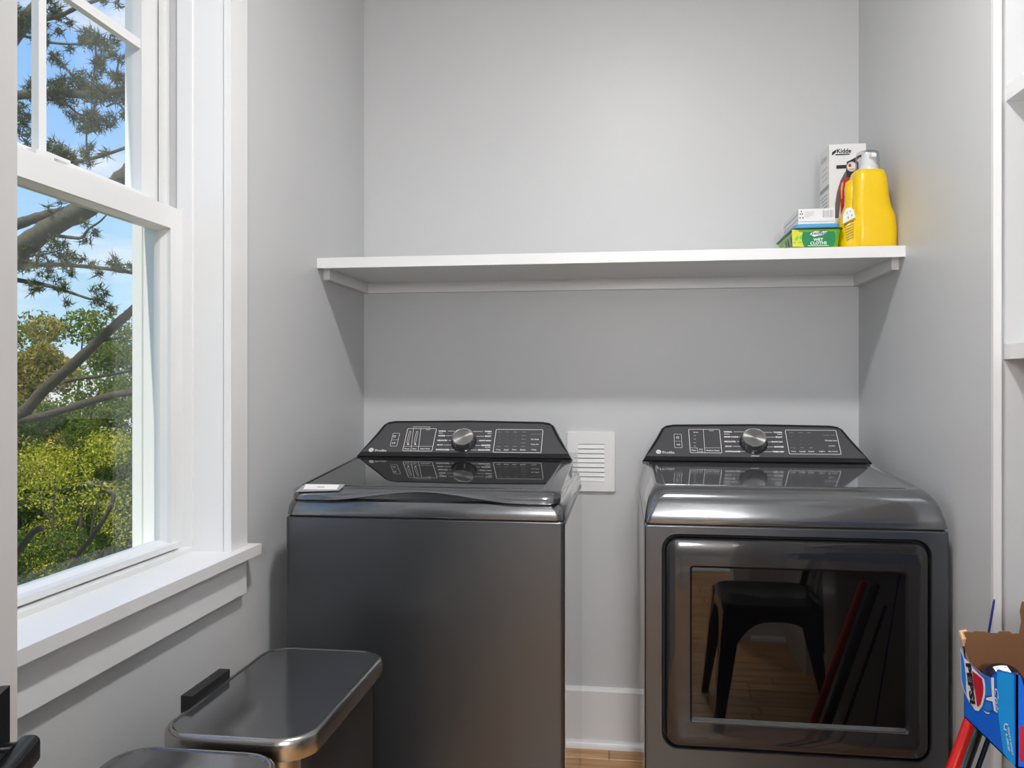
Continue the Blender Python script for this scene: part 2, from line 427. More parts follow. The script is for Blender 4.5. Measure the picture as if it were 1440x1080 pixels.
obj('jamb_seal', bx(-1.031, -1.0125, WY1 - .0030, WY1 - .0012, 1.62, WZ1 - .01), M['seal'], win)
obj('jamb_seal', bx(-1.1005, -1.0985, WY1 - .0030, WY1 - .0012, .84, WZ1 - .03), M['seal'], win)
obj('sill_strip', bx(-1.005, -.972, WY0 - .002, WY1 + .002, .815, .8485), M['vinyl'], win, bevel=.002)
# lower sash
ys0, ys1 = WY0 + .002, WY1 - .002
b = BM()
box(b, -1.038, -1.0, ys1 - .051, ys1, .842, 1.616); box(b, -1.038, -1.0, ys0, ys0 + .051, .842, 1.616)
ls = obj('lower_sash', b, M['vinyl'], win, bevel=.0025)
b = BM(); box(b, -1.040, -.999, ys0 + .0515, ys1 - .0515, 1.567, 1.616)
obj('top_rail', b, M['vinyl'], ls, bevel=.003)
b = BM(); box(b, -1.038, -1.001, ys0 + .0515, ys1 - .0515, .842, .866); box(b, -1.001, -.989, ys0 + .01, ys1 - .03, .853, .866)
obj('bottom_rail', b, M['vinyl'], ls, bevel=.0035, seg=3)
b = BM()     # glazing bead, sloped inwards
ya, yb_, za, zb = ys0 + .051, ys1 - .051, .866, 1.567
o_ = [(ya, za), (yb_, za), (yb_, zb), (ya, zb)]; i_ = [(ya + .006, za + .006), (yb_ - .006, za + .006), (yb_ - .006, zb - .006), (ya + .006, zb - .006)]
loft(b, [[V(-1.008, *p) for p in o_], [V(-1.022, *p) for p in i_], [V(-1.036, *p) for p in i_]], False, False)
obj('glazing_bead', b, M['vinyl'], ls, smooth=False)
obj('glass', bx(-1.030, -1.026, ya, yb_, za, zb), M['glass'], ls, smooth=False)
# upper sash
b = BM()
box(b, -1.096, -1.056, ys1 - .072, ys1 - .006, 1.585, WZ1 - .004); box(b, -1.096, -1.056, ys0 + .006, ys0 + .072, 1.585, WZ1 - .004)
us = obj('upper_sash', b, M['vinyl'], win, bevel=.002)
obj('meeting_rail', bx(-1.096, -1.0435, ys0 + .0725, ys1 - .0725, 1.585, 1.640), M['vinyl'], us, bevel=.003)
obj('upper_rail', bx(-1.096, -1.056, ys0 + .0725, ys1 - .0725, WZ1 - .055, WZ1 - .004), M['vinyl'], us, bevel=.002)
ya, yb_ = ys0 + .07, ys1 - .07
obj('glass', bx(-1.080, -1.076, ya, yb_, 1.63, WZ1 - .05), M['glass'], us, smooth=False)
b = BM(); box(b, -1.075, -1.060, 1.379, 1.399, 1.638, WZ1 - .052)
obj('muntin', b, M['vinyl'], us, bevel=.003)
b = BM(); box(b, -1.075, -1.060, 1.06, 1.08, 1.638, WZ1 - .052)
obj('muntin', b, M['vinyl'], us, bevel=.003)
b = BM(); box(b, -1.0755, -1.0595, ya, ys1 - .060, 1.962, 1.982)
obj('muntin', b, M['vinyl'], us, bevel=.003)
b = BM(); box(b, -1.043, -1.004, 1.30, 1.345, 1.6165, 1.626); box(b, -1.032, -1.012, 1.315, 1.40, 1.626, 1.632)
obj('sash_lock', b, M['vinyl'], ls, bevel=.002)

# ------------------------------------------------------------ door (open, lever at the left edge of the view)
DA = radians(-20); dd = V(sin(DA), cos(DA), 0); dn = V(cos(DA), -sin(DA), 0)
DE = V(-.528, .66, 0)                       # free edge, visible face
b = BM(); obox(b, DE, dd, Z_, dn, (-.762, 0, .01, 2.03, -.035, 0))
door = struct(obj('door_1', b, M['door'], bevel=.0015))
C0 = DE - dd * .070 + Z_ * .935
b = BM(); obox(b, C0, dd, Z_, dn, (-.033, .033, -.033, .033, 0, .007))
hd = obj('door_handle', b, M['black_metal'], door, bevel=.0012)
b = BM(); pts = [C0 + dn * .006 - Z_ * .014, C0 + dn * .024 - Z_ * .014]
tube(b, pts, .0115, 20); obj('neck', b, M['black_metal'], hd, ang=50)
b = BM(); q = C0 - Z_ * .014
loft(b, [[q + dn * (.028 + a) + Z_ * c + dd * t for a, c in rrect(0, 0, .017, .024, .006, 4)] for t in (.0125, .011, -.02, -.115, -.12)])
obj('lever', b, M['black_metal'], hd, ang=40)
obj('latch_plate', (lambda bb: (obox(bb, DE + Z_ * .92, dd, Z_, dn, (-.001, .0008, -.028, .028, -.03, -.006)), bb)[1])(BM()), M['black_metal'], door)

# ------------------------------------------------------------ lamps
def dome(name, label, x, y, r, m, z=ZC, drop=.075):
    t = thing(name, label, 'light', (x, y, z))
    b = BM(); loft(b, [[V(x + (r + .02 - k) * cos(2 * pi * i / 32), y + (r + .02 - k) * sin(2 * pi * i / 32), z - h) for i in range(32)] for k, h in ((0, 0), (0, .018), (.006, .024))])
    obj('base', b, M['lamp_base'], t)
    b = BM(); loops = []
    for k in range(7):
        a = radians(85 * k / 6); loops.append([V(x + r * cos(a) * cos(2 * pi * i / 32), y + r * cos(a) * sin(2 * pi * i / 32), z - .0245 - drop * sin(a)) for i in range(32)])
    loft(b, loops); obj('diffuser', b, m, t, ang=60)
dome('ceiling_light', 'round white flat disc lamp on the laundry room ceiling', 0.06, 1.08, .09, M['lamp'], ZC, .004)
fl_ = thing('hall_fill_globe', 'added fill light built as a globe floor lamp in the unseen hallway', 'lamp', (.25, -1.15, 0))  # unseen globe added to fill the room's shadows through the doorway
b = BM(); tube(b, [V(.25, -1.15, 0), V(.25, -1.15, .02), V(.25, -1.15, .03)], [.13, .13, .02], 24); obj('base', b, M['lamp_base'], fl_, ang=40)
b = BM(); tube(b, [V(.25, -1.15, .02), V(.25, -1.15, 1.50)], .011, 12); obj('pole', b, M['lamp_base'], fl_, ang=50)
b = BM(); loft(b, [[V(.25 + .15 * sin(pi * k / 12) * cos(2 * pi * i / 24), -1.15 + .15 * sin(pi * k / 12) * sin(2 * pi * i / 24), 1.64 - .15 * cos(pi * k / 12)) for i in range(24)] for k in range(1, 12)]); obj('globe', b, M['fill_hall'], fl_, ang=80)
dome('ceiling_light', 'added fill dome on the unseen hallway ceiling behind the doorway', .35, -.85, .16, M['fill_hall'])  # added dome, more fill from the unseen hall

# ============================================================ SHELVES
sh = thing('wall_shelf', 'long white painted board shelf on cleats above both machines', 'shelf', (-.07, 2.57, 1.56))
YS = 2.352
obj('board', bx(XL, XR, YS + .018, YB, 1.572, 1.591), M['white'], sh, bevel=.001)
obj('front_edging', bx(XL, XR, YS, YS + .018, 1.564, 1.5945), M['white'], sh, bevel=.002)
obj('back_cleat', bx(XL + .02, XR - .02, YB - .019, YB, 1.5365, 1.572), M['white'], sh, bevel=.0015)
obj('side_cleat', bx(XL, XL + .019, YS + .055, YB - .0, 1.5365, 1.572), M['white'], sh, bevel=.0015)
obj('side_cleat', bx(XR - .019, XR, YS + .055, YB - .0, 1.5365, 1.572), M['white'], sh, bevel=.0015)
for z0, z1, xf, lab in ((1.271, 1.302, .780, 'lower white board shelf in the right alcove'), (1.805, 1.836, .784, 'upper white board shelf high in the right alcove')):
    s = obj('alcove_shelf', bx(xf, AX1, AY0, AY1 + .012, z0, z1), M['white'], bevel=.0015)
    tag(s, lab, 'shelf', 'shelves in the right alcove')

# ============================================================ APPLIANCES
def console(root, xc, yb, zb, kind):
    """sloping control console; returns frame for the printing"""
    v = V(0, .10, .105).normalized(); u = X_; n = V(0, -v.z, v.y); O = V(xc, yb, zb)
    hb, ht, hh = .328, .262, .150
    def outline(k):      # k = inset
        p = []
        p.append((-hb + k * 1.15, k)); p.append((-hb + .024 + k, .052)); p.append((-hb + .043 + k, .090)); p.append((-ht - .006 + k * .9, .128))
        p.append((-ht + .008 + k * .6, .1415 - k)); p.append((-ht + .03, .146 - k))
        for t in (-.5, 0, .5): p.append((ht * t * .9, .146 + .004 * (1 - abs(t)) - k))
        q = [(-a, c) for a, c in p[:6]][::-1]
        return p + q
    b = BM()
    D = [V(0, 0, 0), V(0, .105, -.002)]
    lo = outline(0); sm = outline(.003)
    P = lambda lp, d, nn: [O + u * a + v * c + d + n * nn for a, c in lp]
    loft(b, [[O + u * a * .985 + v * c * .97 + V(0, .115, -.02) for a, c in lo], [O + u * a * .998 + v * c + V(0, .05, -.006) for a, c in lo], P(lo, V(0, .004, 0), -.002), P(sm, V(0, 0, 0), .002)])
    obj('console', b, M['console_rim'], root, ang=28)
    b = BM(); pin = outline(.012); pin = [(a, max(c, .018)) for a, c in pin]
    loft(b, [P(pin, V(0, 0, 0), .0015), P(pin, V(0, 0, 0), .0030)], False, True)
    pn = obj('control_panel', b, M['console'], root, smooth=False)
    return O + n * .0032, u, v, n, pn

def on_console(O, u, v, n):
    def f(px, py):
        p = on_plane(px, py, O, n); d = p - O; return d.dot(u), d.dot(v)
    return f
def knob(root, C, u, v, n, r, h):
    b = BM()
    ring = lambda rr, hh: [C + u * (rr * cos(2 * pi * k / 40)) + v * (rr * sin(2 * pi * k / 40)) + n * hh for k in range(40)]
    loft(b, [ring(r * 1.14, 0), ring(r * 1.14, .003), ring(r * 1.06, .005)], False, True)
    k0 = obj('knob', b, M['console_rim'], root, ang=30)
    b = BM(); loft(b, [ring(r * 1.03, .004), ring(r * 1.02, h * .5), ring(r * .98, h * .8), ring(r * .97, h)], False, False)
    obj('skirt', b, M['steel_gloss'], k0, ang=30)
    b = BM(); loft(b, [ring(r * .97, h), ring(r * .985, h + .0015), ring(r * .96, h + .003), ring(r * .90, h + .002)], False, False)
    obj('bezel', b, M['chrome'], k0, ang=60)
    # spun face: radial wedges of a shallow cone
    b = BM(); c0 = b.verts.new(C + n * (h + .0022)); rr = [b.verts.new(p) for p in ring(r * .90, h + .002)]
    for k in range(40): b.faces.new((rr[k], rr[(k + 1) % 40], c0))
    o = obj('dial_face', b, M['spun'], k0, smooth=False)
    return k0
def spun():
    m = bpy.data.materials.new('spun_dial_steel'); m.use_nodes = True; t = m.node_tree; bs = t.nodes['Principled BSDF']
    bs.inputs['Metallic'].default_value = 1; bs.inputs['Base Color'].default_value = (.7, .7, .7, 1); bs.inputs['Roughness'].default_value = .28; bs.inputs['Anisotropic'].default_value = .85
    tg = t.nodes.new('ShaderNodeTangent'); tg.direction_type = 'RADIAL'; tg.axis = 'Y'; t.links.new(tg.outputs[0], bs.inputs['Tangent'])
    n = t.nodes.new('ShaderNodeTexNoise'); n.inputs['Scale'].default_value = 300; r = t.nodes.new('ShaderNodeMapRange'); r.inputs[3].default_value = .24; r.inputs[4].default_value = .32
    t.links.new(n.outputs['Fac'], r.inputs[0]); t.links.new(r.outputs[0], bs.inputs['Roughness'])
    return m
M['spun'] = spun()

def printing(pn, O, u, v, n, kind):
    f = on_console(O, u, v, n); bm = BM(); bd = BM()
    P = lambda a, c: O + u * a + v * c
    def line(b, x0, y0, x1, y1, w=.0009):
        p, q = Vector(f(x0, y0)), Vector(f(x1, y1)); d = (q - p).normalized(); m = Vector((-d.y, d.x)) * w / 2
        b.faces.new([b.verts.new(P(*z)) for z in (p + m, p - m, q - m, q + m)])
    def frame(b, x0, y0, x1, y1, x2, y2, x3, y3, w=.0012, r=.004):
        a = [Vector(f(*q)) for q in ((x0, y0), (x1, y1), (x2, y2), (x3, y3))]   # tl tr br bl -> use mean rectangle
        L_, R_ = (a[0].x + a[3].x) / 2, (a[1].x + a[2].x) / 2; T_, B_ = (a[0].y + a[1].y) / 2, (a[2].y + a[3].y) / 2
        o_ = rrect((L_ + R_) / 2, (T_ + B_) / 2, R_ - L_, T_ - B_, r, 4); i_ = rrect((L_ + R_) / 2, (T_ + B_) / 2, R_ - L_ - 2 * w, T_ - B_ - 2 * w, max(r - w, .0005), 4)
        ringflat(b, O, u, v, o_, i_)
    def txt(b, s, x, y, w, h=.0052, al='L', bold=.02, dy=0):
        """w in px"""
        a, c = f(x, y); text_into(b, s, P(a, c - h / 2), u, v, w * .00212, h, 0, al, bold)
    if kind == 'washer':
        frame(bm, 551.5, 609, 562, 609, 558.5, 627.5, 549.5, 627.5, .0009, .003); line(bm, 550.5, 618.5, 560.5, 618.5, .0007)
        txt(bm, 'GE', 519.2, 632.4, 0.1)
        frame(bm, 571.5, 602.3, 613, 602.5, 609, 634.3, 567.5, 634.3, .0014, .004)
        for a, c in ((581.5, 577.5), (592, 588)): line(bm, a, 603, c, 634, .001)
        line(bm, 568, 627.5, 608.5, 627.5, .0008)
        for a in (575.3, 585.3):
            p = f(a, 614.5); ringflat(bm, O, u, v, rrect(p[0] - .0006, p[1], .006, .048, .003, 4), rrect(p[0] - .0006, p[1], .0042, .0462, .002, 4))
            q = f(a - 1.5, 624.5); disc(bm, P(*q), u, v, .0028, 12)
        txt(bm, 'Inverter Wash Technology', 593, 600.4, 26, .0042, 'C'); txt(bm, 'Status', 602, 604.2, 6, .003, 'C')
        txt(bm, 'Power', 572.5, 631, 7.5, .005, 'C'); txt(bm, 'Care', 582.7, 631, 6, .005, 'C'); txt(bm, 'Smart Wash', 597.8, 631, 14, .005, 'C')
        lefts = [('NORMAL', 617, 606.2, 11), ('WHITES', 616, 612.7, 10.5), ('DELICATES', 615, 619.2, 14.5), ('JEANS', 614.5, 625.7, 8.5), ('DOWNLOADED', 613, 632.2, 19.5)]
        rights = [('TOWELS', 691.5, 606.8, 10.5), ('BULKY', 691.0, 613.4, 9), ('QUICK WASH', 690.5, 619.8, 17.5), ('SANITIZE', 689.5, 626.3, 13), ('DRAIN+SPIN', 689, 632.8, 17)]
        subs = [('Active', 617, 608.9, 6, 'L'), ('Sheets', 691.5, 609.5, 6, 'R'), ('with Oxi', 689.5, 629, 8, 'R')]
        lead_l = [(630, 639.5), (627.5, 636), (630.5, 634), (624, 635), (633.5, 640)]; lead_r = [(665, 679), (670, 681), (671, 672), (668, 675.5), (662, 671)]
        frame(bm, 697, 603.6, 763.5, 604, 761.5, 636.7, 693.5, 636.5, .0014, .004)
        cols = [(702.5, ('Hot', '–', '–', '–', 'Cold', 'Temp')), (713.5, ('Heavy', '–', '–', '–', 'Light', 'Soil')), (725, ('Max', '–', '–', '–', 'Off', 'Spin')), (737, ('Deep', 'Extra', 'Normal', 'Extra', 'Single', 'Rinse'))]
        ysr = (607.5, 612.5, 617.5, 622.7, 627.8, 632.5)
        rc = [('Tangle Control', 753, 610.8, 15, .0036, bd), ('Pre Wash', 752.5, 617.8, 11, .005, bm), ('Deep Fill', 752, 625, 10.5, .005, bm), ('Delay', 751, 632.6, 7, .005, bm)]
    else:
        frame(bm, 947.5, 610.3, 958.3, 610.3, 959.5, 629.8, 948.7, 629.8, .0009, .003); line(bm, 949.5, 620.3, 957.5, 620.3, .0007)
        frame(bm, 968, 603.5, 1012.5, 603.5, 1015, 637, 970.5, 637, .0014, .004)
        line(bm, 989, 604, 991.5, 637, .001); line(bm, 991, 629.8, 1014, 629.8, .0008); line(bm, 970.5, 629.8, 980.5, 629.8, .0008); line(bm, 980.5, 629.8, 981, 636.5, .0008)
        for i, yy in enumerate((612.5, 617.5, 622.5, 627.4)): line(bm, 975.5, yy, 978.5, yy, .0009)
        txt(bm, '60 min', 978.5, 607.8, 6.5, .004, 'C'); txt(bm, 'Status', 1000.5, 605.6, 6, .003, 'C')
        txt(bm, 'Time', 975.5, 633.2, 6.5, .005, 'C'); txt(bm, 'Hold', 985.7, 631.7, 5, .0036, 'C'); txt(bm, '3 sec', 985.7, 634.7, 6.5, .0036, 'C'); txt(bm, 'Reduce Static', 1002.8, 633.4, 18, .005, 'C')
        lefts = [('NORMAL', 1018, 607.2, 11.5), ('MIXED LOADS', 1018.3, 614.2, 19.5), ('DELICATES', 1018.8, 620.8, 15.5), ('JEANS', 1019.8, 627.7, 9), ('DOWNLOADED', 1020, 634.7, 21)]
        rights = [('TOWELS', 1100, 608, 12), ('BULKY', 1100.5, 614.7, 9.5), ('QUICK DRY', 1101.2, 621.5, 16), ('SANITIZE', 1102, 628.4, 13), ('TIMED DRY', 1103, 635.3, 16)]
        subs = [('Active', 1018, 610.2, 8, 'L'), ('Sheets', 1100, 610.6, 7, 'R')]
        lead_l = [(1031.5, 1046.5), (1039, 1041), (1036, 1040), (1030.5, 1042), (1042.5, 1049)]; lead_r = [(1073, 1086), (1078, 1089.5), (1080, 1084), (1079, 1087), (1074, 1085.5)]
        frame(bm, 1104.5, 604.5, 1176.5, 605, 1182.5, 639, 1109, 638.7, .0014, .004)
        cols = [(1113, ('Hot', '–', '–', '–', 'No Heat', 'Temp')), (1125.8, ('More Dry', '–', '–', '–', 'Damp', 'Level')), (1138, ('Max', '–', '–', '–', 'Off', 'Sound')), (1153.5, ('', '', '', '', '', 'Light'))]
        ysr = (608.6, 613.8, 619.2, 624.4, 629.7, 634.8)
        rc = [('Tangle Control', 1167, 612, 18, .0036, bd), ('Wrinkle Care', 1168.5, 619.5, 16, .005, bm), ('ecoDry', 1170, 627.2, 9, .005, bm), ('My Cycle', 1171.5, 635, 12, .005, bm)]
        txt(bm, 'STEAM', 1062, 641.2, 10.5, .0036, 'C'); p = f(1061.7, 637.2); ringflat(bm, O, u, v, rrect(p[0], p[1], .0038, .0038, .0018, 3), rrect(p[0], p[1], .0026, .0026, .0012, 3))
    for s, x, yy, w in lefts: txt(bm, s, x, yy, w, .0054, 'L', .05)
    for s, x, yy, w in rights: txt(bm, s, x, yy, w, .0054, 'R', .05)
    for s, x, yy, w, al in subs: txt(bm, s, x, yy, w, .0036, al)
    for (s, x, yy, w), (a, c) in zip(lefts, lead_l): line(bm, a, yy, c, yy, .0012)
    for (s, x, yy, w), (a, c) in zip(rights, lead_r): line(bm, a, yy, c, yy, .0012)
    for cx, names in cols:
        for i, s in enumerate(names):
            if not s: continue
            if s == '–': line(bd, cx - .8 - i * .0, ysr[i], cx + .8, ysr[i], .0008)
            else:
                last = i == 5; drift = (i * -.35 if kind == 'washer' else i * .55)
                txt(bm if last else bd, s, cx + drift, ysr[i], (6.6 if last else 5.2) * (1.15 if len(s) > 4 else .95), .005 if last else .0036, 'C')
    for s, x, yy, w, h, bb in rc: txt(bb, s, x, yy, w, h, 'C')
    # power and play/pause symbols
    pc = (554.8, 613.6, 553.5, 623) if kind == 'washer' else (953, 615.3, 954, 625.2)
    a, c = f(pc[0], pc[1]); ringflat(bm, O, u, v, rrect(a, c, .0088, .0088, .0044, 4), rrect(a, c, .0066, .0066, .0033, 4)); flat(bm, [(a - .0004, c), (a + .0004, c), (a + .0004, c + .0036), (a - .0004, c + .0036)], O + n * .0001, u, v)
    a, c = f(pc[2], pc[3]); flat(bm, [(a - .0045, c - .003), (a - .0005, c), (a - .0045, c + .003)], O, u, v)
    for q in (.001, .0032): flat(bm, [(a + q, c - .003), (a + q + .0013, c - .003), (a + q + .0013, c + .003), (a + q, c + .003)], O, u, v)
    # maker's emblem and name
    ex, ey = (522, 632.6) if kind == 'washer' else (926.2, 635.3)
    a, c = f(ex, ey); disc(bm, P(a, c), u, v, .0078, 24)
    be = BM(); text_into(be, 'GE', O + n * .0003 + u * (a - .0045) + v * (c - .0034), u, v, .009, .0068)
    ringflat(be, O + n * .0003, u, v, rrect(a, c, .0138, .0138, .0069, 6), rrect(a, c, .0128, .0128, .0064, 6))
    text_into(bm, 'Profile', P(*f((527.2 if kind == 'washer' else 931.8), ey + 2.4)), u, v, 16.5 * .00212, .0088)
    obj('panel_print', bm, M['print'], pn, smooth=False); obj('dim_print', bd, M['print_dim'], pn, smooth=False); obj('emblem_letters', be, M['console'], pn, smooth=False)

# ------------------------------------------------------------ washer
wx0, wx1, wy0, wy1 = -.824, -.137, 1.932, 2.70; wxc = (wx0 + wx1) / 2; ww = wx1 - wx0; wd = wy1 - wy0; wyc = (wy0 + wy1) / 2
wa = thing('washing_machine', 'dark grey top-loading washer left of the white wall vent, lid label and console', 'washing machine', (wxc, wyc, 0))
def rr3(x0, x1, y0, y1, r, z, n=5): return [V(a, c, z) for a, c in rrect((x0 + x1) / 2, (y0 + y1) / 2, x1 - x0, y1 - y0, r, n)]
b = BM()
loft(b, [rr3(wx0, wx1, wy0 + .001, wy1, .012, .03), rr3(wx0, wx1, wy0 + .001, wy1, .012, .892), rr3(wx0 + .003, wx1 - .003, wy0 + .004, wy1 - .003, .010, .8955)])
obj('cabinet', b, M['steel_dark'], wa, ang=30)
b = BM(); loft(b, [rr3(wx0 + .006, wx1 - .006, wy0 + .008, wy1 - .008, .01, .890), rr3(wx0 + .006, wx1 - .006, wy0 + .008, wy1 - .008, .01, .902)]); obj('gasket', b, M['gap'], wa)
b = BM()
loft(b, [rr3(wx0 + .0005, wx1 - .0005, wy0, wy1, .020, .899), rr3(wx0, wx1, wy0 - .001, wy1, .022, .903), rr3(wx0 + .002, wx1 - .002, wy0 + .001, wy1, .024, .920), rr3(wx0 + .007, wx1 - .007, wy0 + .006, wy1, .028, .934), rr3(wx0 + .011, wx1 - .011, wy0 + .012, wy1, .03, .937)])
obj('top_cover', b, M['steel_gloss'], wa, ang=40)
SL = (.999 - .968) / .465
lz = lambda y: .968 + (y - 1.955) * SL
obj('side_panel', bx(wx1 - .002, wx1 + .0012, wy0 + .014, wy1, .035, .888), M['side'], wa, bevel=.0008)
# hinge deck under the console
b = BM(); box(b, wx0 + .012, wx1 - .012, 2.43, wy1 - .005, .93, .996); obj('rear_deck', b, M['steel_gloss'], wa, bevel=.008, seg=3)
# side shoulders of the top cover under the lid
b = BM(); loft(b, [[V(x, y, z) for x, z in ((wx0 + .013, .936), (wx1 - .013, .936), (wx1 - .03, lz(y) - .012), (wx0 + .03, lz(y) - .012))] for y in (1.965, 2.45)])
obj('tub_cover', b, M['steel_gloss'], wa, bevel=.003)
# lid
lx0, lx1 = wx0 + .012, wx1 - .012
b = BM(); nx = 48; rows = []
prof = []
for i in range(nx + 1):
    s = i / nx; x = lx0 + (lx1 - lx0) * s
    e = min(s, 1 - s) * (lx1 - lx0)
    er = max(0, 1 - e / .035); ey = .035 * (1 - math.sqrt(max(0, 1 - er * er)))
    w = max(0, 1 - abs((s - .50) / .36)); w = w * w * (3 - 2 * w)
    yf = 1.916 + ey + .020 * w; zb_ = .938 + .020 * w; dz = .006 * er * er
    zt = lz(1.958)
    pr = [V(x, yf + .006, zb_ - .0), V(x, yf, zb_ + .002)]
    for k in range(1, 6):
        a = k / 5 * pi / 2
        pr.append(V(x, yf + (1.962 + ey * .2 - yf) * (1 - cos(a)), zb_ + .002 + (zt - dz - zb_ - .002) * sin(a)))
    pr.append(V(x, 1.985, lz(1.985) - dz)); pr.append(V(x, 2.422, lz(2.422) - dz)); pr.append(V(x, 2.422, lz(2.422) - .012)); pr.append(V(x, 1.985, lz(1.985) - .0122 - .004))
    rows.append(pr)
loft(b, rows)
lid = obj('lid', b, M['steel_gloss'], wa, ang=30)
lu, lv = X_, V(0, 1, SL).normalized(); ln = lu.cross(lv)
LO = V(wxc, 1.955, .968)
b = BM(); g = [(-.300, .012), (.290, .012), (.303, .455), (-.303, .455)]
prism(b, g, LO, lu, lv, ln, -.002, .0012); obj('lid_glass', b, M['black_glass'], lid, bevel=.001)
b = BM(); e = [(.290, .012), (.293, .012), (.306, .455), (.303, .455)]; prism(b, e, LO, lu, lv, ln, -.001, .0024); obj('lid_trim', b, M['chrome'], lid)
b = BM(); e = [(-.303, .008), (.293, .008), (.293, .012), (-.303, .012)]; prism(b, e, LO, lu, lv, ln, -.001, .0020); obj('lid_trim', b, M['steel_gloss'], lid)
b = BM(); e = [(-.312, .012), (-.309, .012), (-.316, .455), (-.319, .455)]; prism(b, e, LO, lu, lv, ln, -.001, .0007); obj('lid_seam', b, M['gap'], lid)
# sticker on the lid
def lidpt(px, py): return on_plane(px, py, V(0, 1.945, .9665), V(0, -.45, .9).normalized())
b = BM(); sp = [lidpt(*q) for q in ((429.5, 682.5), (486, 683.2), (477, 691.8), (415.5, 693.5))]
sn = V(0, -.45, .9).normalized()
loft(b, [[p + sn * .0035 for p in sp], [p + sn * .0042 for p in sp]]); stk = obj('label_sticker', b, M['card_grey'], lid, smooth=False)
b = BM(); sp2 = [lidpt(*q) for q in ((431, 683), (478, 683.7), (474, 690.7), (426.5, 690.3))]; b.faces.new([b.verts.new(p + sn * .0046) for p in sp2]); obj('label_face', b, M['card_white'], stk, smooth=False)
b = BM(); sp2 = [lidpt(*q) for q in ((447, 686.6), (457, 686.6), (456.6, 687.9), (446.6, 687.9))]; b.faces.new([b.verts.new(p + sn * .005) for p in sp2]); obj('label_line', b, M['card_grey'], stk, smooth=False)
cf = console(wa, -.4775, 2.420, .999, 'washer')
printing(cf[4], *cf[:4], 'washer')
fw = on_console(*cf[:4]); a, c = fw(652.5, 622)
knob(wa, cf[0] + X_ * a + cf[2] * c, X_, cf[2], cf[3], .034, .024)
for dx in (.05, ww - .05):
    for dy in (.06, wd - .06):
        b = BM(); tube(b, [V(wx0 + dx, wy0 + dy, 0), V(wx0 + dx, wy0 + dy, .035)], .02, 12); obj('foot', b, M['black_plastic'], wa)

# ------------------------------------------------------------ dryer
dx0, dx1, dy0, dy1 = .050, .736, 2.000, 2.74; dxc = (dx0 + dx1) / 2
dr = thing('clothes_dryer', 'dark grey dryer with a large square glass door, beside the right wall', 'dryer', (dxc, 2.37, 0))
ddx, ddz, dw, dh = (.092 + .698) / 2, (.353 + .861) / 2, .606, .508
O3 = lambda pts, y: [V(a, y, c) for a, c in pts]
# front panel ring with the door recess
zc_ = (.03 + .883) / 2
def rect_like(x0, x1, z0, z1, n=8): return rrect((x0 + x1) / 2, (z0 + z1) / 2, x1 - x0, z1 - z0, .006, n)
b = BM()
loft(b, [O3(rect_like(dx0, dx1, .03, .883), 2.04), O3(rect_like(dx0, dx1, .03, .883), 2.0035), O3(rect_like(dx0 + .0035, dx1 - .0035, .0335, .8795), 2.0),
         O3(rrect(ddx, ddz, dw + .004, dh + .004, .038, 8), 2.0), O3(rrect(ddx, ddz, dw, dh, .036, 8), 2.003), O3(rrect(ddx, ddz, dw - .002, dh - .002, .036, 8), 2.03)], False, False)
obj('front_panel', b, M['steel_dark'], dr, ang=30)
b = BM(); box(b, dx0, dx1, 2.041, dy1, .03, .884); obj('cabinet', b, M['steel_dark'], dr, bevel=.002)
b = BM(); box(b, dx0 + .03, dx1 - .03, 2.028, 2.0405, .33, .875); obj('door_recess', b, M['gap'], dr)
b = BM(); loft(b, [rr3(dx0 + .004, dx1 - .004, 2.006, dy1 - .01, .01, .882), rr3(dx0 + .004, dx1 - .004, 2.006, dy1 - .01, .01, .890)]); obj('gasket', b, M['gap'], dr)
obj('side_panel', bx(dx0 - .0012, dx0 + .002, 2.050, dy1 - .004, .035, .880), M['side'], dr, bevel=.0008)
# door
w1, h1 = dw - .016, dh - .016
wxm, wzm, w2, h2 = (.157 + .647) / 2, (.4195 + .789) / 2, .490, .3695
b = BM()
loft(b, [O3(rrect(ddx, ddz, w1, h1, .030, 8), 2.026), O3(rrect(ddx, ddz, w1, h1, .030, 8), 1.999), O3(rrect(ddx, ddz, w1 - .003, h1 - .003, .029, 8), 1.9955), O3(rrect(ddx, ddz, w1 - .010, h1 - .010, .026, 8), 1.9935),
         O3(rrect(wxm, wzm, w2 + .05, h2 + .05, .014, 8), 1.9925), O3(rrect(wxm, wzm, w2 + .003, h2 + .003, .008, 8), 1.9925), O3(rrect(wxm, wzm, w2, h2, .007, 8), 1.994), O3(rrect(wxm, wzm, w2 - .008, h2 - .012, .005, 8), 2.0045)], False, False)
dd_ = obj('door', b, M['door_gloss'], dr, ang=28)
b = BM(); b.faces.new([b.verts.new(p) for p in O3(rrect(wxm, wzm, w2 - .008, h2 - .012, .005, 8), 2.0045)]); obj('door_window', b, M['door_pane'], dd_, smooth=False)
b = BM(); z_ = wzm - h2 / 2; loft(b, [[V(x, y, z) for y, z in ((1.9945, z_ + .0005), (2.0045, z_ + .0065), (2.0045, z_ + .0075), (1.9945, z_ + .002))] for x in (wxm - w2 / 2 + .003, wxm + w2 / 2 - .003)]); obj('window_ledge', b, M['steel_gloss'], dd_, smooth=False)
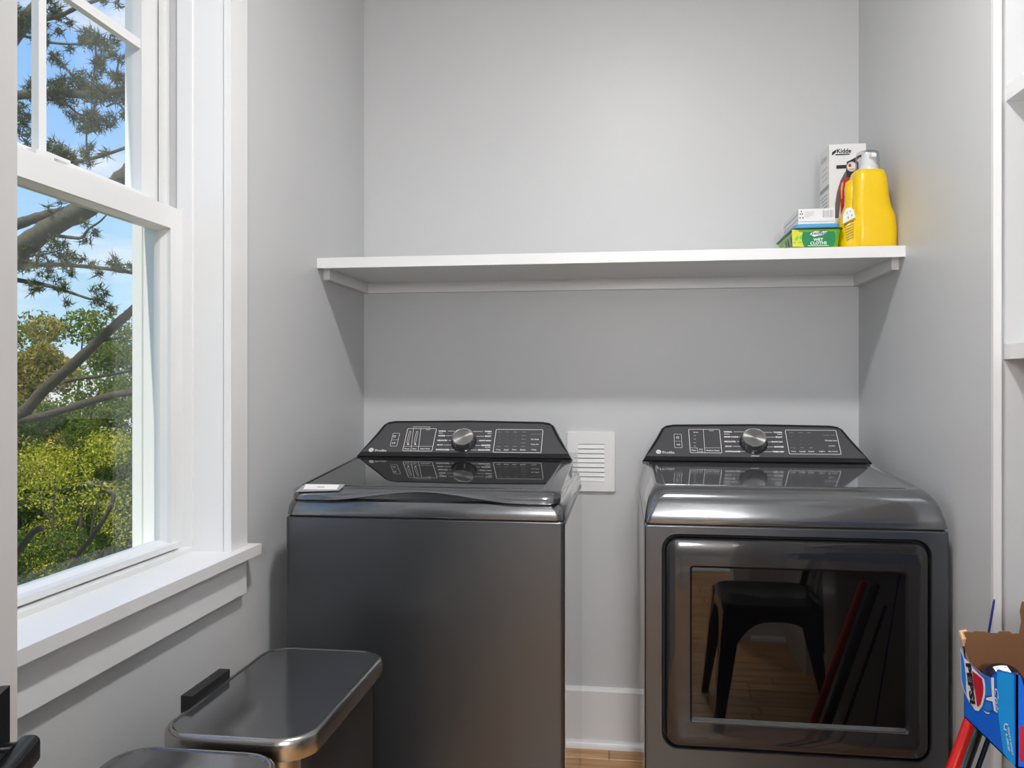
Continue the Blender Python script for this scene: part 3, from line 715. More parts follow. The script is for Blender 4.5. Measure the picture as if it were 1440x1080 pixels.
# top cap (deck)
DSL = (.990 - .970) / .44
dz_ = lambda y: .970 + max(0, y - 2.05) * DSL
def caploop(inset, z, r, tilt=False, yf=None):
    x0, x1 = dx0 + inset * .9, dx1 - inset * 1.15
    y0 = yf if yf is not None else 2.0 + inset
    return [V(a, c, z + ((c - 2.05) * DSL if tilt else 0)) for a, c in rrect((x0 + x1) / 2, (y0 + dy1) / 2, x1 - x0, dy1 - y0, r, 8)]
b = BM()
loft(b, [caploop(0, .887, .012), caploop(-.001, .889, .014), caploop(.002, .908, .018), caploop(.007, .932, .026), caploop(.012, .947, .034), caploop(.0185, .9585, .040, False, 2.019),
         caploop(.024, .9655, .045, True, 2.028), caploop(.029, .9705, .046, True, 2.040), caploop(.033, .9722, .045, True, 2.050), caploop(.036, .9716, .044, True, 2.058), caploop(.040, .9690, .040, True, 2.066), caploop(.044, .9680, .036, True, 2.076)])
obj('top_deck', b, M['steel_gloss'], dr, ang=40)
b = BM(); g = [(dx0 + .052 - dxc, .0), (dx1 - .066 - dxc, .0), (dx1 - .058 - dxc, .40), (dx0 + .050 - dxc, .40)]
du, dv = X_, V(0, 1, DSL).normalized(); dnn = du.cross(dv)
prism(b, g, V(dxc, 2.085, .968 + .035 * DSL), du, dv, dnn, -.002, .0012); obj('deck_panel', b, M['deck'] if 'deck' in M else M['lid_gloss'], dr, bevel=.001)
cf = console(dr, .3825, 2.490, .990, 'dryer')
printing(cf[4], *cf[:4], 'dryer')
fw = on_console(*cf[:4]); a, c = fw(1059.5, 623.5)
knob(dr, cf[0] + X_ * a + cf[2] * c, X_, cf[2], cf[3], .036, .026)
for dx in (.05, .636):
    for dy in (.06, .68):
        b = BM(); tube(b, [V(dx0 + dx, dy0 + dy, 0), V(dx0 + dx, dy0 + dy, .035)], .02, 12); obj('foot', b, M['black_plastic'], dr)

# ------------------------------------------------------------ wall vent plate
wv = thing('wall_vent', 'small square white louvred vent plate on the wall between the machines', 'vent', (-.109, YB, .958))
vx0, vx1, vz0, vz1 = -.191, -.028, .857, 1.059; hx0, hx1, hz0, hz1 = -.152, -.065, .893, 1.018
b = BM()
for f_ in (1,):
    A = rrect((vx0 + vx1) / 2, (vz0 + vz1) / 2, vx1 - vx0, vz1 - vz0, .006, 4); A2 = rrect((vx0 + vx1) / 2, (vz0 + vz1) / 2, vx1 - vx0 - .004, vz1 - vz0 - .004, .005, 4)
    B_ = rrect((hx0 + hx1) / 2, (hz0 + hz1) / 2, hx1 - hx0, hz1 - hz0, .001, 4)
    loft(b, [O3(A, YB), O3(A, YB - .010), O3(A2, YB - .013), O3(B_, YB - .013), O3(B_, YB - .002)], False, True)
obj('plate', b, M['white_plastic'], wv, ang=30)
obj('backing', bx(hx0 - .001, hx1 + .001, YB - .0035, YB - .0022, hz0 - .001, hz1 + .001), M['card_grey'], wv)
for k in range(8):
    z0 = hz0 + k * (hz1 - hz0) / 8
    b = BM(); loft(b, [[V(x, yy, zz) for yy, zz in ((YB - .0150, z0 + .0004), (YB - .0125, z0 + .0004), (YB - .0085, z0 + .0136), (YB - .0110, z0 + .0136))] for x in (hx0, hx1)])
    obj('louver', b, M['white_plastic'], wv, smooth=False)

# ============================================================ STEP CANS
def can(y0, y1, label):
    t = thing('step_can', label, 'trash can', (-.645, (y0 + y1) / 2, 0), 'pair of step cans under the window')
    x0, x1 = -.778, -.512
    def lp(ins, z, r, bow=.014):
        pts = rrect((x0 + x1) / 2, (y0 + y1) / 2, x1 - x0 - 2 * ins, y1 - y0 - 2 * ins, r, 8)
        out = []
        for a, c in pts:
            s = 1 - ((c - (y0 + y1) / 2) / ((y1 - y0) / 2)) ** 2
            out.append(V(a + (bow * s if a > (x0 + x1) / 2 + .08 else 0), c, z))
        return out
    b = BM(); loft(b, [lp(.030, .012, .035), lp(.020, .03, .04), lp(.020, .603, .04)]); obj('body', b, M['can_body'], t)
    b = BM(); loft(b, [lp(.024, 0, .035), lp(.024, .013, .035)]); obj('base_ring', b, M['black_plastic'], t)
    b = BM(); loft(b, [lp(.012, .600, .050), lp(.003, .603, .055), lp(0, .609, .057), lp(0, .630, .057), lp(.001, .635, .057), lp(.004, .6385, .055), lp(.007, .6400, .053), lp(.0095, .6395, .052)], True, False)
    lidr = obj('lid_rim', b, M['stainless'], t, ang=40)
    b = BM(); loft(b, [lp(.0095, .6393, .052), lp(.013, .6375, .05), lp(.030, .6370, .045)], False, True); obj('lid_top', b, M['can_lid'], lidr, ang=20)
    # steel corner post, near right corner
    b = BM()
    loft(b, [[V(a, c, z) for a, c in ((-.600, y0 + .016), (-.592, y0 + .012), (-.560, y0 + .014), (-.538, y0 + .026), (-.530, y0 + .05), (-.536, y0 + .052), (-.556, y0 + .03), (-.60, y0 + .022))] for z in (.02, .600)])
    obj('corner_post', b, M['stainless'], t, ang=50)
    b = BM(); loft(b, [[V(a, c, z) for a, c in ((-.752, y0 + .018), (-.61, y0 + .018), (-.61, y0 + .024), (-.752, y0 + .024))] for z in (.04, .598)]); obj('end_panel', b, M['black_plastic'], t)
    b = BM(); ym = (y0 + y1) / 2 - .04; box(b, -.794, -.772, ym - .072, ym + .072, .52, .656); obj('hinge_box', b, M['black_plastic'], t, bevel=.004)
    b = BM(); box(b, -.515, -.455, (y0 + y1) / 2 - .05, (y0 + y1) / 2 + .05, .012, .028); obj('pedal', b, M['stainless'], t, bevel=.004)
    return t
can(1.276, 1.745, 'dark step can with steel-rimmed lid standing against the washer front')
c2 = can(.757, 1.238, 'nearer steel-rimmed step can, only the lid top showing at the bottom of the photo')

c2.location.x -= .014

# ============================================================ SHELF ITEMS
ZS = 1.5945
# extinguisher carton
ex = thing('extinguisher_carton', 'tall white carton with a red fire extinguisher printed on its front', 'box', (.656, 2.60, ZS))
ex0, ex1, ey0, ey1, ez1 = .604, .708, 2.55, 2.665, 1.930
obj('carton', bx(ex0, ex1, ey0, ey1, ZS, ez1), M['card_white'], ex, bevel=.0012)
FO, FN = V(0, ey0 - .0005, 0), V(0, -1, 0)
def fx(px, py): p = on_plane(px, py, FO, FN); return (p.x, p.z)
def poly(bm, pxs, lift=0): bm.faces.new([bm.verts.new(V(*(lambda q: (q[0], ey0 - .0005 - lift, q[1]))(fx(*p)))) for p in pxs])
S = lambda x, y: (1150 + x / 10.28, 195 + y / 10.28)
b = BM(); p = fx(*S(275, 212)); text_into(b, 'Kidde', V(p[0], ey0 - .0006, p[1]), X_, Z_, .041, .0130, 0, 'L', .03)
poly(b, [S(*q) for q in ((255, 225), (460, 215), (460, 232), (255, 243))])
poly(b, [S(*q) for q in ((202, 245), (206, 200), (235, 175), (272, 160), (262, 200), (235, 222))])
poly(b, [S(*q) for q in ((268, 385), (420, 378), (420, 430), (268, 437))])          # discharge lever
poly(b, [S(*q) for q in ((420, 335), (520, 285), (600, 235), (690, 225), (685, 242), (600, 275), (560, 310), (590, 350), (590, 430), (540, 470), (575, 500), (575, 560), (425, 560), (405, 480))])
obj('black_print', b, M['ink'], ex, smooth=False)
b = BM(); poly(b, [S(*q) for q in ((250, 1150), (250, 950), (275, 780), (330, 600), (400, 470), (425, 560), (340, 640), (318, 760), (330, 900), (300, 1150))], .0002)
obj('grey_print', b, M['ink_brown'], ex, smooth=False)
b = BM(); poly(b, [S(*q) for q in ((318, 760), (335, 630), (375, 580), (430, 560), (575, 560), (610, 640), (610, 1400), (335, 1400), (330, 900))], .0001); obj('red_print', b, M['red_ink'], ex, smooth=False)
b = BM(); poly(b, [S(*q) for q in ((332, 720), (345, 640), (368, 625), (355, 740), (352, 870), (338, 870))], .0004); obj('highlight_print', b, M['orange_ink'], ex, smooth=False)
b = BM(); p = fx(*S(490, 405)); disc(b, V(p[0], ey0 - .0009, p[1]), X_, Z_, .0155, 28); obj('gauge_ring', b, M['print_dim'], ex, smooth=False)
b = BM(); disc(b, V(p[0], ey0 - .0012, p[1]), X_, Z_, .0130, 28); gf = obj('gauge_face', b, M['card_white'], ex, smooth=False)
b = BM(); flat(b, [(0, .002), (-.004, .0105), (-.0095, .006), (-.009, -.001), (-.004, -.001)], V(p[0], ey0 - .0014, p[1]), X_, Z_); obj('gauge_red', b, M['red_ink'], gf, smooth=False)
b = BM(); flat(b, [(-.009, -.005), (.009, -.005), (.006, -.010), (-.006, -.010)], V(p[0], ey0 - .0014, p[1]), X_, Z_); obj('gauge_orange', b, M['orange_ink'], gf, smooth=False)
# side text (faces -x)
b = BM(); bgd = BM()
sx = ex0 - .0005
for k, (z, y0_, y1_, w) in enumerate([(1.868, .02, .07, .002), (1.852, .02, .08, .002), (1.836, .02, .07, .002)] + [(1.785 - i * .011, .02, .02 + .075 - .012 * (i % 3), .003) for i in range(5)] + [(1.725 - i * .011, .02, .085 - .018 * (i % 3), .003) for i in range(7)]):
    b.faces.new([b.verts.new(V(sx, ey0 + yy, zz)) for yy, zz in ((y1_ + .01, z), (y0_, z), (y0_, z + w), (y1_ + .01, z + w))])
b.faces.new([b.verts.new(V(sx, ey0 + yy, zz)) for yy, zz in ((.113, 1.802), (.002, 1.802), (.002, 1.814), (.113, 1.814))])
text_into(b, 'Kidde', V(sx, ey0 + .095, 1.893), V(0, -1, 0), Z_, .07, .016)
obj('side_print', b, M['card_grey'], ex, smooth=False)

# yellow jug
jg = thing('detergent_jug', 'bright yellow laundry detergent jug with white spout cap', 'bottle', (.68, 2.44, ZS))
jy = 2.445
def jl(xc, w, d, z, r, yo=0): return [V(a, c, z) for a, c in rrect(xc, jy + yo, w, d, r, 6)]
b = BM()
loft(b, [jl(.694, .110, .090, ZS, .022), jl(.694, .119, .098, ZS + .008, .026), jl(.6945, .121, .100, ZS + .055, .028), jl(.692, .117, .099, ZS + .095, .028), jl(.687, .106, .097, ZS + .120, .028),
         jl(.6855, .097, .094, ZS + .150, .026), jl(.685, .092, .090, ZS + .190, .026), jl(.684, .086, .086, ZS + .212, .026), jl(.683, .082, .080, ZS + .221, .026), jl(.683, .074, .066, ZS + .2255, .024), jl(.683, .052, .05, ZS + .227, .02)])
obj('body', b, M['yellow'], jg, ang=60)
b = BM()     # handle side lobe, swells at the bottom
loft(b, [jl(.639, .072, .080, ZS, .025, -.005), jl(.637, .078, .088, ZS + .01, .03, -.005), jl(.637, .080, .088, ZS + .055, .03, -.005), jl(.640, .076, .082, ZS + .085, .03, -.004), jl(.646, .062, .066, ZS + .112, .027, 0),
         jl(.6475, .050, .050, ZS + .132, .022, .004), jl(.648, .050, .048, ZS + .155, .022, .004), jl(.648, .050, .048, ZS + .180, .022, .006), jl(.649, .044, .042, ZS + .199, .02, .01), jl(.652, .034, .030, ZS + .205, .014, .01)])
obj('handle', b, M['yellow'], jg, ang=60)
LN = V(-.25, -1, 0).normalized()
b = BM(); q = V(.603, jy - .0515, ZS + .092); lu_ = V(1, -.0, 0)
pts = [(.0, -.022), (.034, -.005), (.030, .016), (.020, .024), (.008, .020), (.001, .003)]
flat(b, pts, q, V(.97, -.05, 0), Z_); obj('white_label', b, M['card_white'], jg, smooth=False)
b = BM()
for k in range(7): flat(b, [(.004 + .001 * k, -.034 - k * .0072), (.030, -.024 - k * .0072), (.030, -.0225 - k * .0072), (.004 + .001 * k, -.0325 - k * .0072)], q + V(0, .0003, .008), V(.97, -.05, 0), Z_)
obj('label_text', b, M['ink'], jg, smooth=False)
b = BM()
for x_, z_, s_ in ((.010, .006, .004), (.018, .010, .004), (.022, -.002, .005), (.012, -.008, .005)): flat(b, [(x_, z_), (x_ + s_, z_ + .001), (x_ + s_ * .6, z_ + s_ * 1.6)], q + V(0, -.0004, 0), V(.97, -.05, 0), Z_)
obj('label_picture', b, M['card_grey'], jg, smooth=False)
cxy = V(.686, jy, 0)
ringz = lambda rr, z, dx_=0: [V(cxy.x + dx_ + rr * cos(2 * pi * k / 28), cxy.y + rr * sin(2 * pi * k / 28), ZS + z) for k in range(28)]
b = BM(); loft(b, [ringz(.025, .226), ringz(.026, .230), ringz(.0255, .240), ringz(.023, .2415), ringz(.0215, .244), ringz(.0205, .266), ringz(.018, .2745), ringz(.012, .277)]); cap = obj('spout_cap', b, M['white_plastic'], jg, ang=40)
b = BM(); tube(b, [V(cxy.x + .002, cxy.y - .016, ZS + .262), V(cxy.x + .006, cxy.y - .030, ZS + .266)], [.009, .0075], 16, True); obj('pour_spout', b, M['white_plastic'], cap, ang=40)
b = BM(); loft(b, [ringz(.0315, .2285, -.003), ringz(.0325, .232, -.003), ringz(.0305, .272, -.003), ringz(.029, .2785, -.003), ringz(.024, .281, -.003)], False, True); obj('measuring_cup', b, M['clear'], jg, ang=40)

# wet cloth tub
tb = thing('wipes_tub', 'green and yellow plastic tub of wet cleaning cloths with a blue lid', 'tub', (.54, 2.50, ZS))
tx0, tx1, ty0, ty1 = .470, .596, 2.375, 2.63
def tl(ins, z, r): return [V(a, c, z) for a, c in rrect((tx0 + tx1) / 2, (ty0 + ty1) / 2, tx1 - tx0 - 2 * ins, ty1 - ty0 - 2 * ins, r, 6)]
b = BM(); loft(b, [tl(.008, ZS, .014), tl(.006, ZS + .004, .016), tl(.002, ZS + .046, .018), tl(.0, ZS + .048, .018), tl(.0, ZS + .055, .018)]); obj('tub', b, M['green_lime'], tb, ang=50)
b = BM(); loft(b, [tl(-.003, ZS + .0535, .02), tl(-.006, ZS + .0550, .022), tl(-.006, ZS + .0575, .022), tl(-.003, ZS + .0585, .02)]); obj('lid_rim', b, M['lid_teal'], tb, ang=40)
b = BM(); loft(b, [tl(.002, ZS + .0580, .018), tl(.0025, ZS + .0690, .018), tl(.006, ZS + .0705, .016)]); obj('lid', b, M['lid_blue'], tb, ang=40)
ty = ty0 + .0035
def tfx(px, py): p = on_plane(px, py, V(0, ty, 0), FN); return (p.x, p.z)
S2 = lambda x, y: (1085 + x / 13.09, 285 + y / 13.09)
b = BM(); b.faces.new([b.verts.new(V(*(lambda q: (q[0], ty - .002, q[1]))(tfx(*S2(*q))))) for q in ((372, 500), (600, 500), (560, 600), (555, 690), (600, 815), (385, 815))]); obj('yellow_print', b, M['yellow_lime'], tb, smooth=False)
b = BM()
for q in (((420, 690), (440, 640), (490, 600), (480, 700)), ((500, 660), (520, 610), (545, 600), (540, 690)), ((390, 730), (450, 720), (450, 745), (385, 748)), ((480, 730), (550, 720), (545, 745), (480, 748))): b.faces.new([b.verts.new(V(*(lambda q: (q[0], ty - .0025, q[1]))(tfx(*S2(*p))))) for p in q])
obj('leaf_print', b, M['green_lime'], tb, smooth=False)
b = BM(); pts = [(600, 485), (1130, 475), (1165, 570), (1175, 680), (1150, 760), (1125, 806), (600, 812), (560, 730), (548, 650), (565, 570)]
b.faces.new([b.verts.new(V(*(lambda q: (q[0], ty - .0028, q[1]))(tfx(*S2(*p))))) for p in pts]); gl = obj('green_label', b, M['green_dark'], tb, smooth=False)
b = BM(); P_ = lambda x, y, l=.0032: V(*(lambda q: (q[0], ty - l, q[1]))(tfx(*S2(x, y))))
text_into(b, 'WET', P_(855, 708), X_, Z_, .0260, .0078, 0, 'C', .02); text_into(b, 'CLOTHS', P_(860, 772), X_, Z_, .0440, .0082, 0, 'C', .02)
b.faces.new([b.verts.new(P_(*q)) for q in ((665, 790), (1050, 786), (1050, 796), (665, 800))])
b.faces.new([b.verts.new(P_(*q)) for q in ((700, 590), (745, 530), (840, 512), (1020, 512), (1025, 530), (960, 595), (850, 610), (780, 630))])
obj('white_print', b, M['print'], gl, smooth=False)
b = BM(); text_into(b, 'Swiffer', P_(860, 598, .0036), X_, Z_, .041, .0105, .3, 'C', .02); obj('brand_print', b, M['navy_ink'], gl, smooth=False)
b = BM(); b.faces.new([b.verts.new(P_(*q, .0035)) for q in ((870, 522), (1020, 515), (1022, 528), (900, 536))]); obj('gold_print', b, M['yellow_lime'], gl, smooth=False)
b = BM()     # printed left side
sxx = tx0 + .0015
for k, y0_ in enumerate((2.40, 2.43, 2.47, 2.50)): b.faces.new([b.verts.new(V(sxx - .0005, yy, zz)) for yy, zz in ((y0_ + .018, ZS + .004), (y0_, ZS + .004), (y0_, ZS + .044), (y0_ + .018, ZS + .044))])
obj('side_print', b, M['card_grey'], tb, smooth=False)

# white carton on the tub
wc = thing('white_carton', 'small flat white carton with barcode lying on the blue tub lid', 'box', (.535, 2.49, ZS + .0705))
ZW = ZS + .0708
cx0, cx1, cy0, cy1, cz1 = .4825, .5800, 2.385, 2.600, ZW + .042
obj('carton', bx(cx0, cx1, cy0, cy1, ZW, cz1), M['card_white'], wc, bevel=.0012)
b = BM(); yb2 = cy0 - .0004
def cq(b, x0, x1, z0, z1): b.faces.new([b.verts.new(V(x, yb2, ZW + z)) for x, z in ((x0, z0), (x1, z0), (x1, z1), (x0, z1))])
xq = .548
for w_ in (.0028, .0012, .0006, .0018, .0008, .0022, .0008, .0012, .0026, .0007, .0012):
    cq(b, xq, xq + w_ * .8, .017, .037); xq += w_ + .0012
for k, l in enumerate((.026, .026, .020, .024, .012)): cq(b, .4995, .4995 + l, .033 - k * .0035, .0338 - k * .0035)
obj('barcode', b, M['card_grey'], wc, smooth=False)
b = BM()
for x_, z_ in ((.4905, .035), (.488, .028), (.493, .028), (.487, .0175), (.4945, .0175)): disc(b, V(x_, yb2, ZW + z_), X_, Z_, .0019, 10)
obj('recycling_mark', b, M['ink'], wc, smooth=False)
b = BM(); box(b, cx0 - .0006, cx0, cy0 + .004, cy1 - .004, ZW + .028, ZW + .0295); box(b, cx0 - .0006, cx0, cy0 + .004, cy1 - .004, ZW + .013, ZW + .0145); box(b, cx0 + .002, cx1 - .002, cy0 - .0006, cy0, ZW + .006, ZW + .007)
obj('fold_line', b, M['card_grey'], wc, smooth=False)

# ============================================================ RIGHT SIDE: carton of cans, handles
pk = thing('soda_carton', 'torn-open bright blue cola carton of cans by the dryer, bottom right', 'box', (.72, 1.285, .70))
px0, px1, py0, py1, pz0, pz1 = .527, .935, 1.198, 1.372, .70, .833
T = .0022
def board(name, pts, n, m, parent=pk, t=T, m2=None):
    """thin board from polygon pts (world), thickness t along n; outer face material m, other faces kraft"""
    b = BM(); loft(b, [[p - n * t for p in pts], pts])
    b.faces.ensure_lookup_table(); last = len(b.faces) - 1
    for k, f in enumerate(b.faces): f.material_index = 0 if k == last else 1
    bmesh.ops.recalc_face_normals(b, faces=b.faces[:])
    me = bpy.data.meshes.new(name); b.to_mesh(me); b.free()
    return link(name, me, [m, m2 or M['kraft']], parent)
LX = V(-1, 0, 0)
lf = lambda px, py: on_plane(px, py, V(px0, 0, 0), LX)
# left face, torn along the top
top = [(1432, 948), (1420, 946), (1408, 943), (1403, 941), (1399, 948), (1392, 953), (1384, 950), (1378, 946), (1372, 941), (1366, 935), (1361, 929), (1358, 922), (1356, 913), (1353, 909), (1351, 902)]
pts = [V(px0, py1, pz0), V(px0, py0, pz0)] + [lf(*q) for q in top]
pts[2].y = py0; pts[-1].y = py1
lfc = board('end_panel', pts, LX, M['blue'])
board('back_panel', [V(px0, py1, pz0), V(px1, py1, pz0), V(px1, py1, pz1 + .05), V(px0 + .084, py1, pz1 + .05), V(px0 + .081, py1, pz1 + .035), V(px0 + .083, py1, pz1 + .02), V(px0 + .080, py1, pz1 + .001), V(px0 + .07, py1, pz1), V(px0 + .066, py1, pz1 + .003), V(px0 + .052, py1, pz1 + .003), V(px0 + .048, py1, pz1), V(px0 + .034, py1, pz1), V(px0 + .030, py1, pz1 + .002), V(px0 + .016, py1, pz1 + .002), V(px0 + .012, py1, pz1), V(px0, py1, pz1)], V(0, 1, 0), M['blue'])
frp = board('front_panel', [V(px0, py0, pz0), V(px1, py0, pz0), V(px1, py0, pz1), V(px0 + .03, py0, pz1 - .012), V(px0 + .012, py0, pz1 - .03), V(px0 + .005, py0, pz1 - .008), V(px0, py0, pz1 - .006)], V(0, -1, 0), M['blue'])
board('base_panel', [V(px0, py0, pz0), V(px1, py0, pz0), V(px1, py1, pz0), V(px0, py1, pz0)], V(0, 0, -1), M['blue'])
board('far_panel', [V(px1, py0, pz0), V(px1, py1, pz0), V(px1, py1, pz1), V(px1, py0, pz1)], V(1, 0, 0), M['blue'])
b = BM(); cr_ = [V(px0 - .0005, py1 + .0005, z) for z in (pz1 - .018, pz1 + .001)]
tube(b, [V(px0 - .001, py1 - .001, pz1 - .022), V(px0 - .002, py1 - .004, pz1 - .010), V(px0 - .004, py1 + .001, pz1 - .001), V(px0 + .004, py1, pz1 + .002)], [.0015, .004, .004, .002], 8); obj('torn_edge', b, M['kraft_edge'], pk)
# printing on the end panel: built in the panel plane
S3 = lambda x, y, l=.0006: lf(1345 + x / 6.0, 900 + y / 6.0) + LX * l
def lpoly(b, pts, l): b.faces.new([b.verts.new(S3(x, y, l)) for x, y in pts])
b = BM(); lpoly(b, [(345, 262), (487, 292), (497, 1080), (400, 960), (345, 560)], .0004); obj('light_blue_print', b, M['blue_light'], lfc, smooth=False)
b = BM()     # white globe outline
lpoly(b, [(36, 60), (68, 150), (105, 182), (148, 240), (190, 285), (238, 330), (248, 400), (243, 480), (222, 560), (190, 600), (160, 592), (110, 520), (70, 440), (45, 350), (38, 200)], .0006)
lpoly(b, [(296, 318), (322, 318), (324, 450), (330, 500), (338, 600), (322, 600), (310, 520), (255, 505), (255, 488), (305, 478), (300, 400)], .0008)
lpoly(b, [(228, 590), (262, 612), (285, 610), (285, 620), (262, 624)], .0008)
obj('white_print', b, M['print'], lfc, smooth=False)
b = BM(); lpoly(b, [(40, 90), (66, 160), (84, 300), (86, 400), (92, 470), (70, 420), (48, 330)], .0010)
lpoly(b, [(246, 330), (296, 322), (300, 470), (250, 480)], .0010); lpoly(b, [(248, 520), (300, 528), (312, 590), (262, 606), (240, 570)], .0010)
obj('blue_print', b, M['blue_mid'], lfc, smooth=False)
b = BM(); lpoly(b, [(140, 262), (180, 290), (222, 325), (234, 400), (228, 470), (208, 545), (182, 566), (170, 480), (152, 380)], .0012); obj('red_print', b, M['can_red'], lfc, smooth=False)
b = BM()     # vertical lettering, reads downwards; first letters torn away
tu = (S3(122, 535) - S3(84, 195)); tw = tu.length; tu.normalize(); tv = tu.cross(LX).normalized()
text_into(b, 'PEPSI', S3(86, 195, .0016), tu, -tv, tw, (S3(136, 330) - S3(92, 330)).length, 0, 'L', .05)
obj('name_lettering', b, M['ink'], lfc, smooth=False)
b = BM(); tu2 = (S3(452, 950) - S3(412, 705)).normalized(); tv2 = LX.cross(tu2).normalized()
text_into(b, "THAT'S WHAT", S3(438, 735, .0012), tu2, tv2, .036, .0052, .2, 'L', .03); text_into(b, 'I LIKE', S3(415, 745, .0012), tu2, tv2, .030, .0052, .2, 'L', .03)
tu3 = (S3(352, 590) - S3(350, 370)).normalized(); text_into(b, 'Cola', S3(330, 400, .0012), tu3, LX.cross(tu3).normalized(), .034, .012, .25, 'L', 0)
lpoly(b, [(408, 712), (425, 702), (446, 715), (440, 722), (426, 712), (414, 722), (412, 760), (406, 760)], .0012)
obj('slogan_lettering', b, M['print'], lfc, smooth=False)
b = BM()     # rings of droplets
for r_ in (.052, .058, .064):
    for k in range(22):
        a = radians(-172 + k * 7.4); q = S3(150, 480, .0006) + V(0, -cos(a) * r_, 0) * .9 + Z_ * sin(a) * r_
        if q.y > py1 - .004 or q.y < py0 + .05 or q.z < pz0 + .004: continue
        b.faces.new([b.verts.new(q + Y_ * (.0011 * cos(t)) + Z_ * (.0011 * sin(t))) for t in (0, 1.05, 2.1, 3.14, 4.19, 5.24)])
obj('droplet_print', b, M['blue_mid'], lfc, smooth=False)
b = BM(); 
flat(b, [(px0 + .004, pz0 + .01), (px0 + .03, pz0 + .008), (px0 + .03, pz0 + .05), (px0 + .004, pz0 + .058)], V(0, py0 - .0006, 0), X_, Z_); obj('red_print', b, M['can_red'], frp, smooth=False)
# cans inside
def soda(c, ax, label, i):
    ax = Vector(ax).normalized(); t = thing('soda_can', label, 'can', tuple(c))
    c = Vector(c); a = ax.orthogonal().normalized(); bb = ax.cross(a); R = .0325
    rg = lambda r_, h: [c + ax * h + (a * cos(2 * pi * k / 32) + bb * sin(2 * pi * k / 32)) * r_ for k in range(32)]
    b = BM(); loft(b, [rg(.024, -.0595), rg(.026, -.061), rg(R - .002, -.054), rg(R, -.050), rg(R, .046), rg(.0285, .0565)]); obj('can_body', b, M['navy'], t, ang=35)
    b = BM(); loft(b, [rg(.0285, .0565), rg(.0285, .0605), rg(.0265, .0610), rg(.0255, .0570)]); obj('can_end', b, M['chrome'], t, ang=35)
    if i == 0:
        up = (Z_ - ax * Z_.dot(ax)).normalized(); sd = ax.cross(up)
        b = BM(); vs = []
        for h in (-.046, .0):
            for k in range(5):
                an = radians(-8 + 34 * k / 4); vs.append(b.verts.new(c + ax * h + (up * cos(an) + sd * sin(an)) * (R + .0006)))
        for k in range(4): b.faces.new((vs[k], vs[k + 1], vs[k + 6], vs[k + 5]))
        pl_ = obj('nutrition_label', b, M['print'], t)
        b = BM()
        for j in range(5):
            h = -.042 + j * .008; q = []
            for an in (-4, 22):
                q.append((up * cos(radians(an)) + sd * sin(radians(an))) * (R + .0012))
            b.faces.new([b.verts.new(p) for p in (c + ax * h + q[0], c + ax * h + q[1], c + ax * (h + .0018) + q[1], c + ax * (h + .0018) + q[0])])
        obj('label_lines', b, M['card_grey'], pl_)
zc1 = pz0 + .0345
soda((.5615, 1.284, .7545), (.0, -cos(radians(18)), -sin(radians(18))), 'navy can with a white nutrition label, lying inside the torn blue carton', 0)

# hamper that carries the carton (outside the frame)
hm = thing('laundry_hamper', 'pale grey plastic hamper standing under the blue cola carton', 'hamper', (.80, 1.285, 0))
def hl(i, z): return [V(a, c, z) for a, c in rrect(.79, 1.285, .30 - 2 * i, .22 - 2 * i, .03, 5)]
b = BM(); loft(b, [hl(.02, 0), hl(.016, .02), hl(.002, .66)]); obj('body', b, M['hamper'], hm)
b = BM(); loft(b, [hl(.0, .655), hl(-.004, .66), hl(-.004, .69), hl(.004, .6995)]); obj('lid', b, M['hamper'], hm)

def pole(name, label, p0, p1, r, m, grip=None):
    t = thing(name, label, 'mop handle', tuple(p0)); b = BM(); p0, p1 = Vector(p0), Vector(p1); d = (p1 - p0).normalized()
    tube(b, [p0, p0 + d * .004, p1 - d * .006, p1], [r * .8, r, r, r * .6], 16); obj('shaft', b, m, t, ang=50)
    b = BM(); n_ = 6
    tube(b, [p0 - d * .0 , p0 + d * .05], [r * 1.35, r * 1.25], 16); obj('socket', b, M['black_plastic'], t, ang=50)
    return t, d
def ext(a, b_, z): a, b_ = Vector(a), Vector(b_); return a + (b_ - a) * ((z - a.z) / (b_.z - a.z))
A, B2 = (.603, 1.62, .51), (.632, 1.62, .597)
pole('broom_handle', 'red plastic handle leaning beside the dryer under the carton', ext(A, B2, .02), ext(A, B2, .675), .0108, M['red'])
A, B2 = (.632, 1.62, .512), (.656, 1.62, .585)
t, d_ = pole('mop_handle', 'black mop handle with a pale blue stripe, right of the red handle', ext(A, B2, .02) + V(.0, 0.02, 0), ext(A, B2, .675) + V(0, .02, 0), .011, M['black_plastic'])
b = BM(); s0, s1 = ext(A, B2, .06) + V(-.0090, .012, 0), ext(A, B2, .66) + V(-.0090, .012, 0); tube(b, [s0, s1], .0036, 8); obj('stripe', b, M['blue_steel'], t)
A, B2 = (.668, 1.66, .512), (.682, 1.66, .555)
pole('duster_handle', 'thin dark blue handle, rightmost under the carton', ext(A, B2, .02), ext(A, B2, .62), .0045, M['navy'])
A, B2 = (.7115, 1.74, .712), (.7245, 1.74, .795)
pole('wand', 'thin blue wand tip standing up behind the cola carton', ext(A, B2, .02), ext(A, B2, .795), .0022, M['navy_ink'])

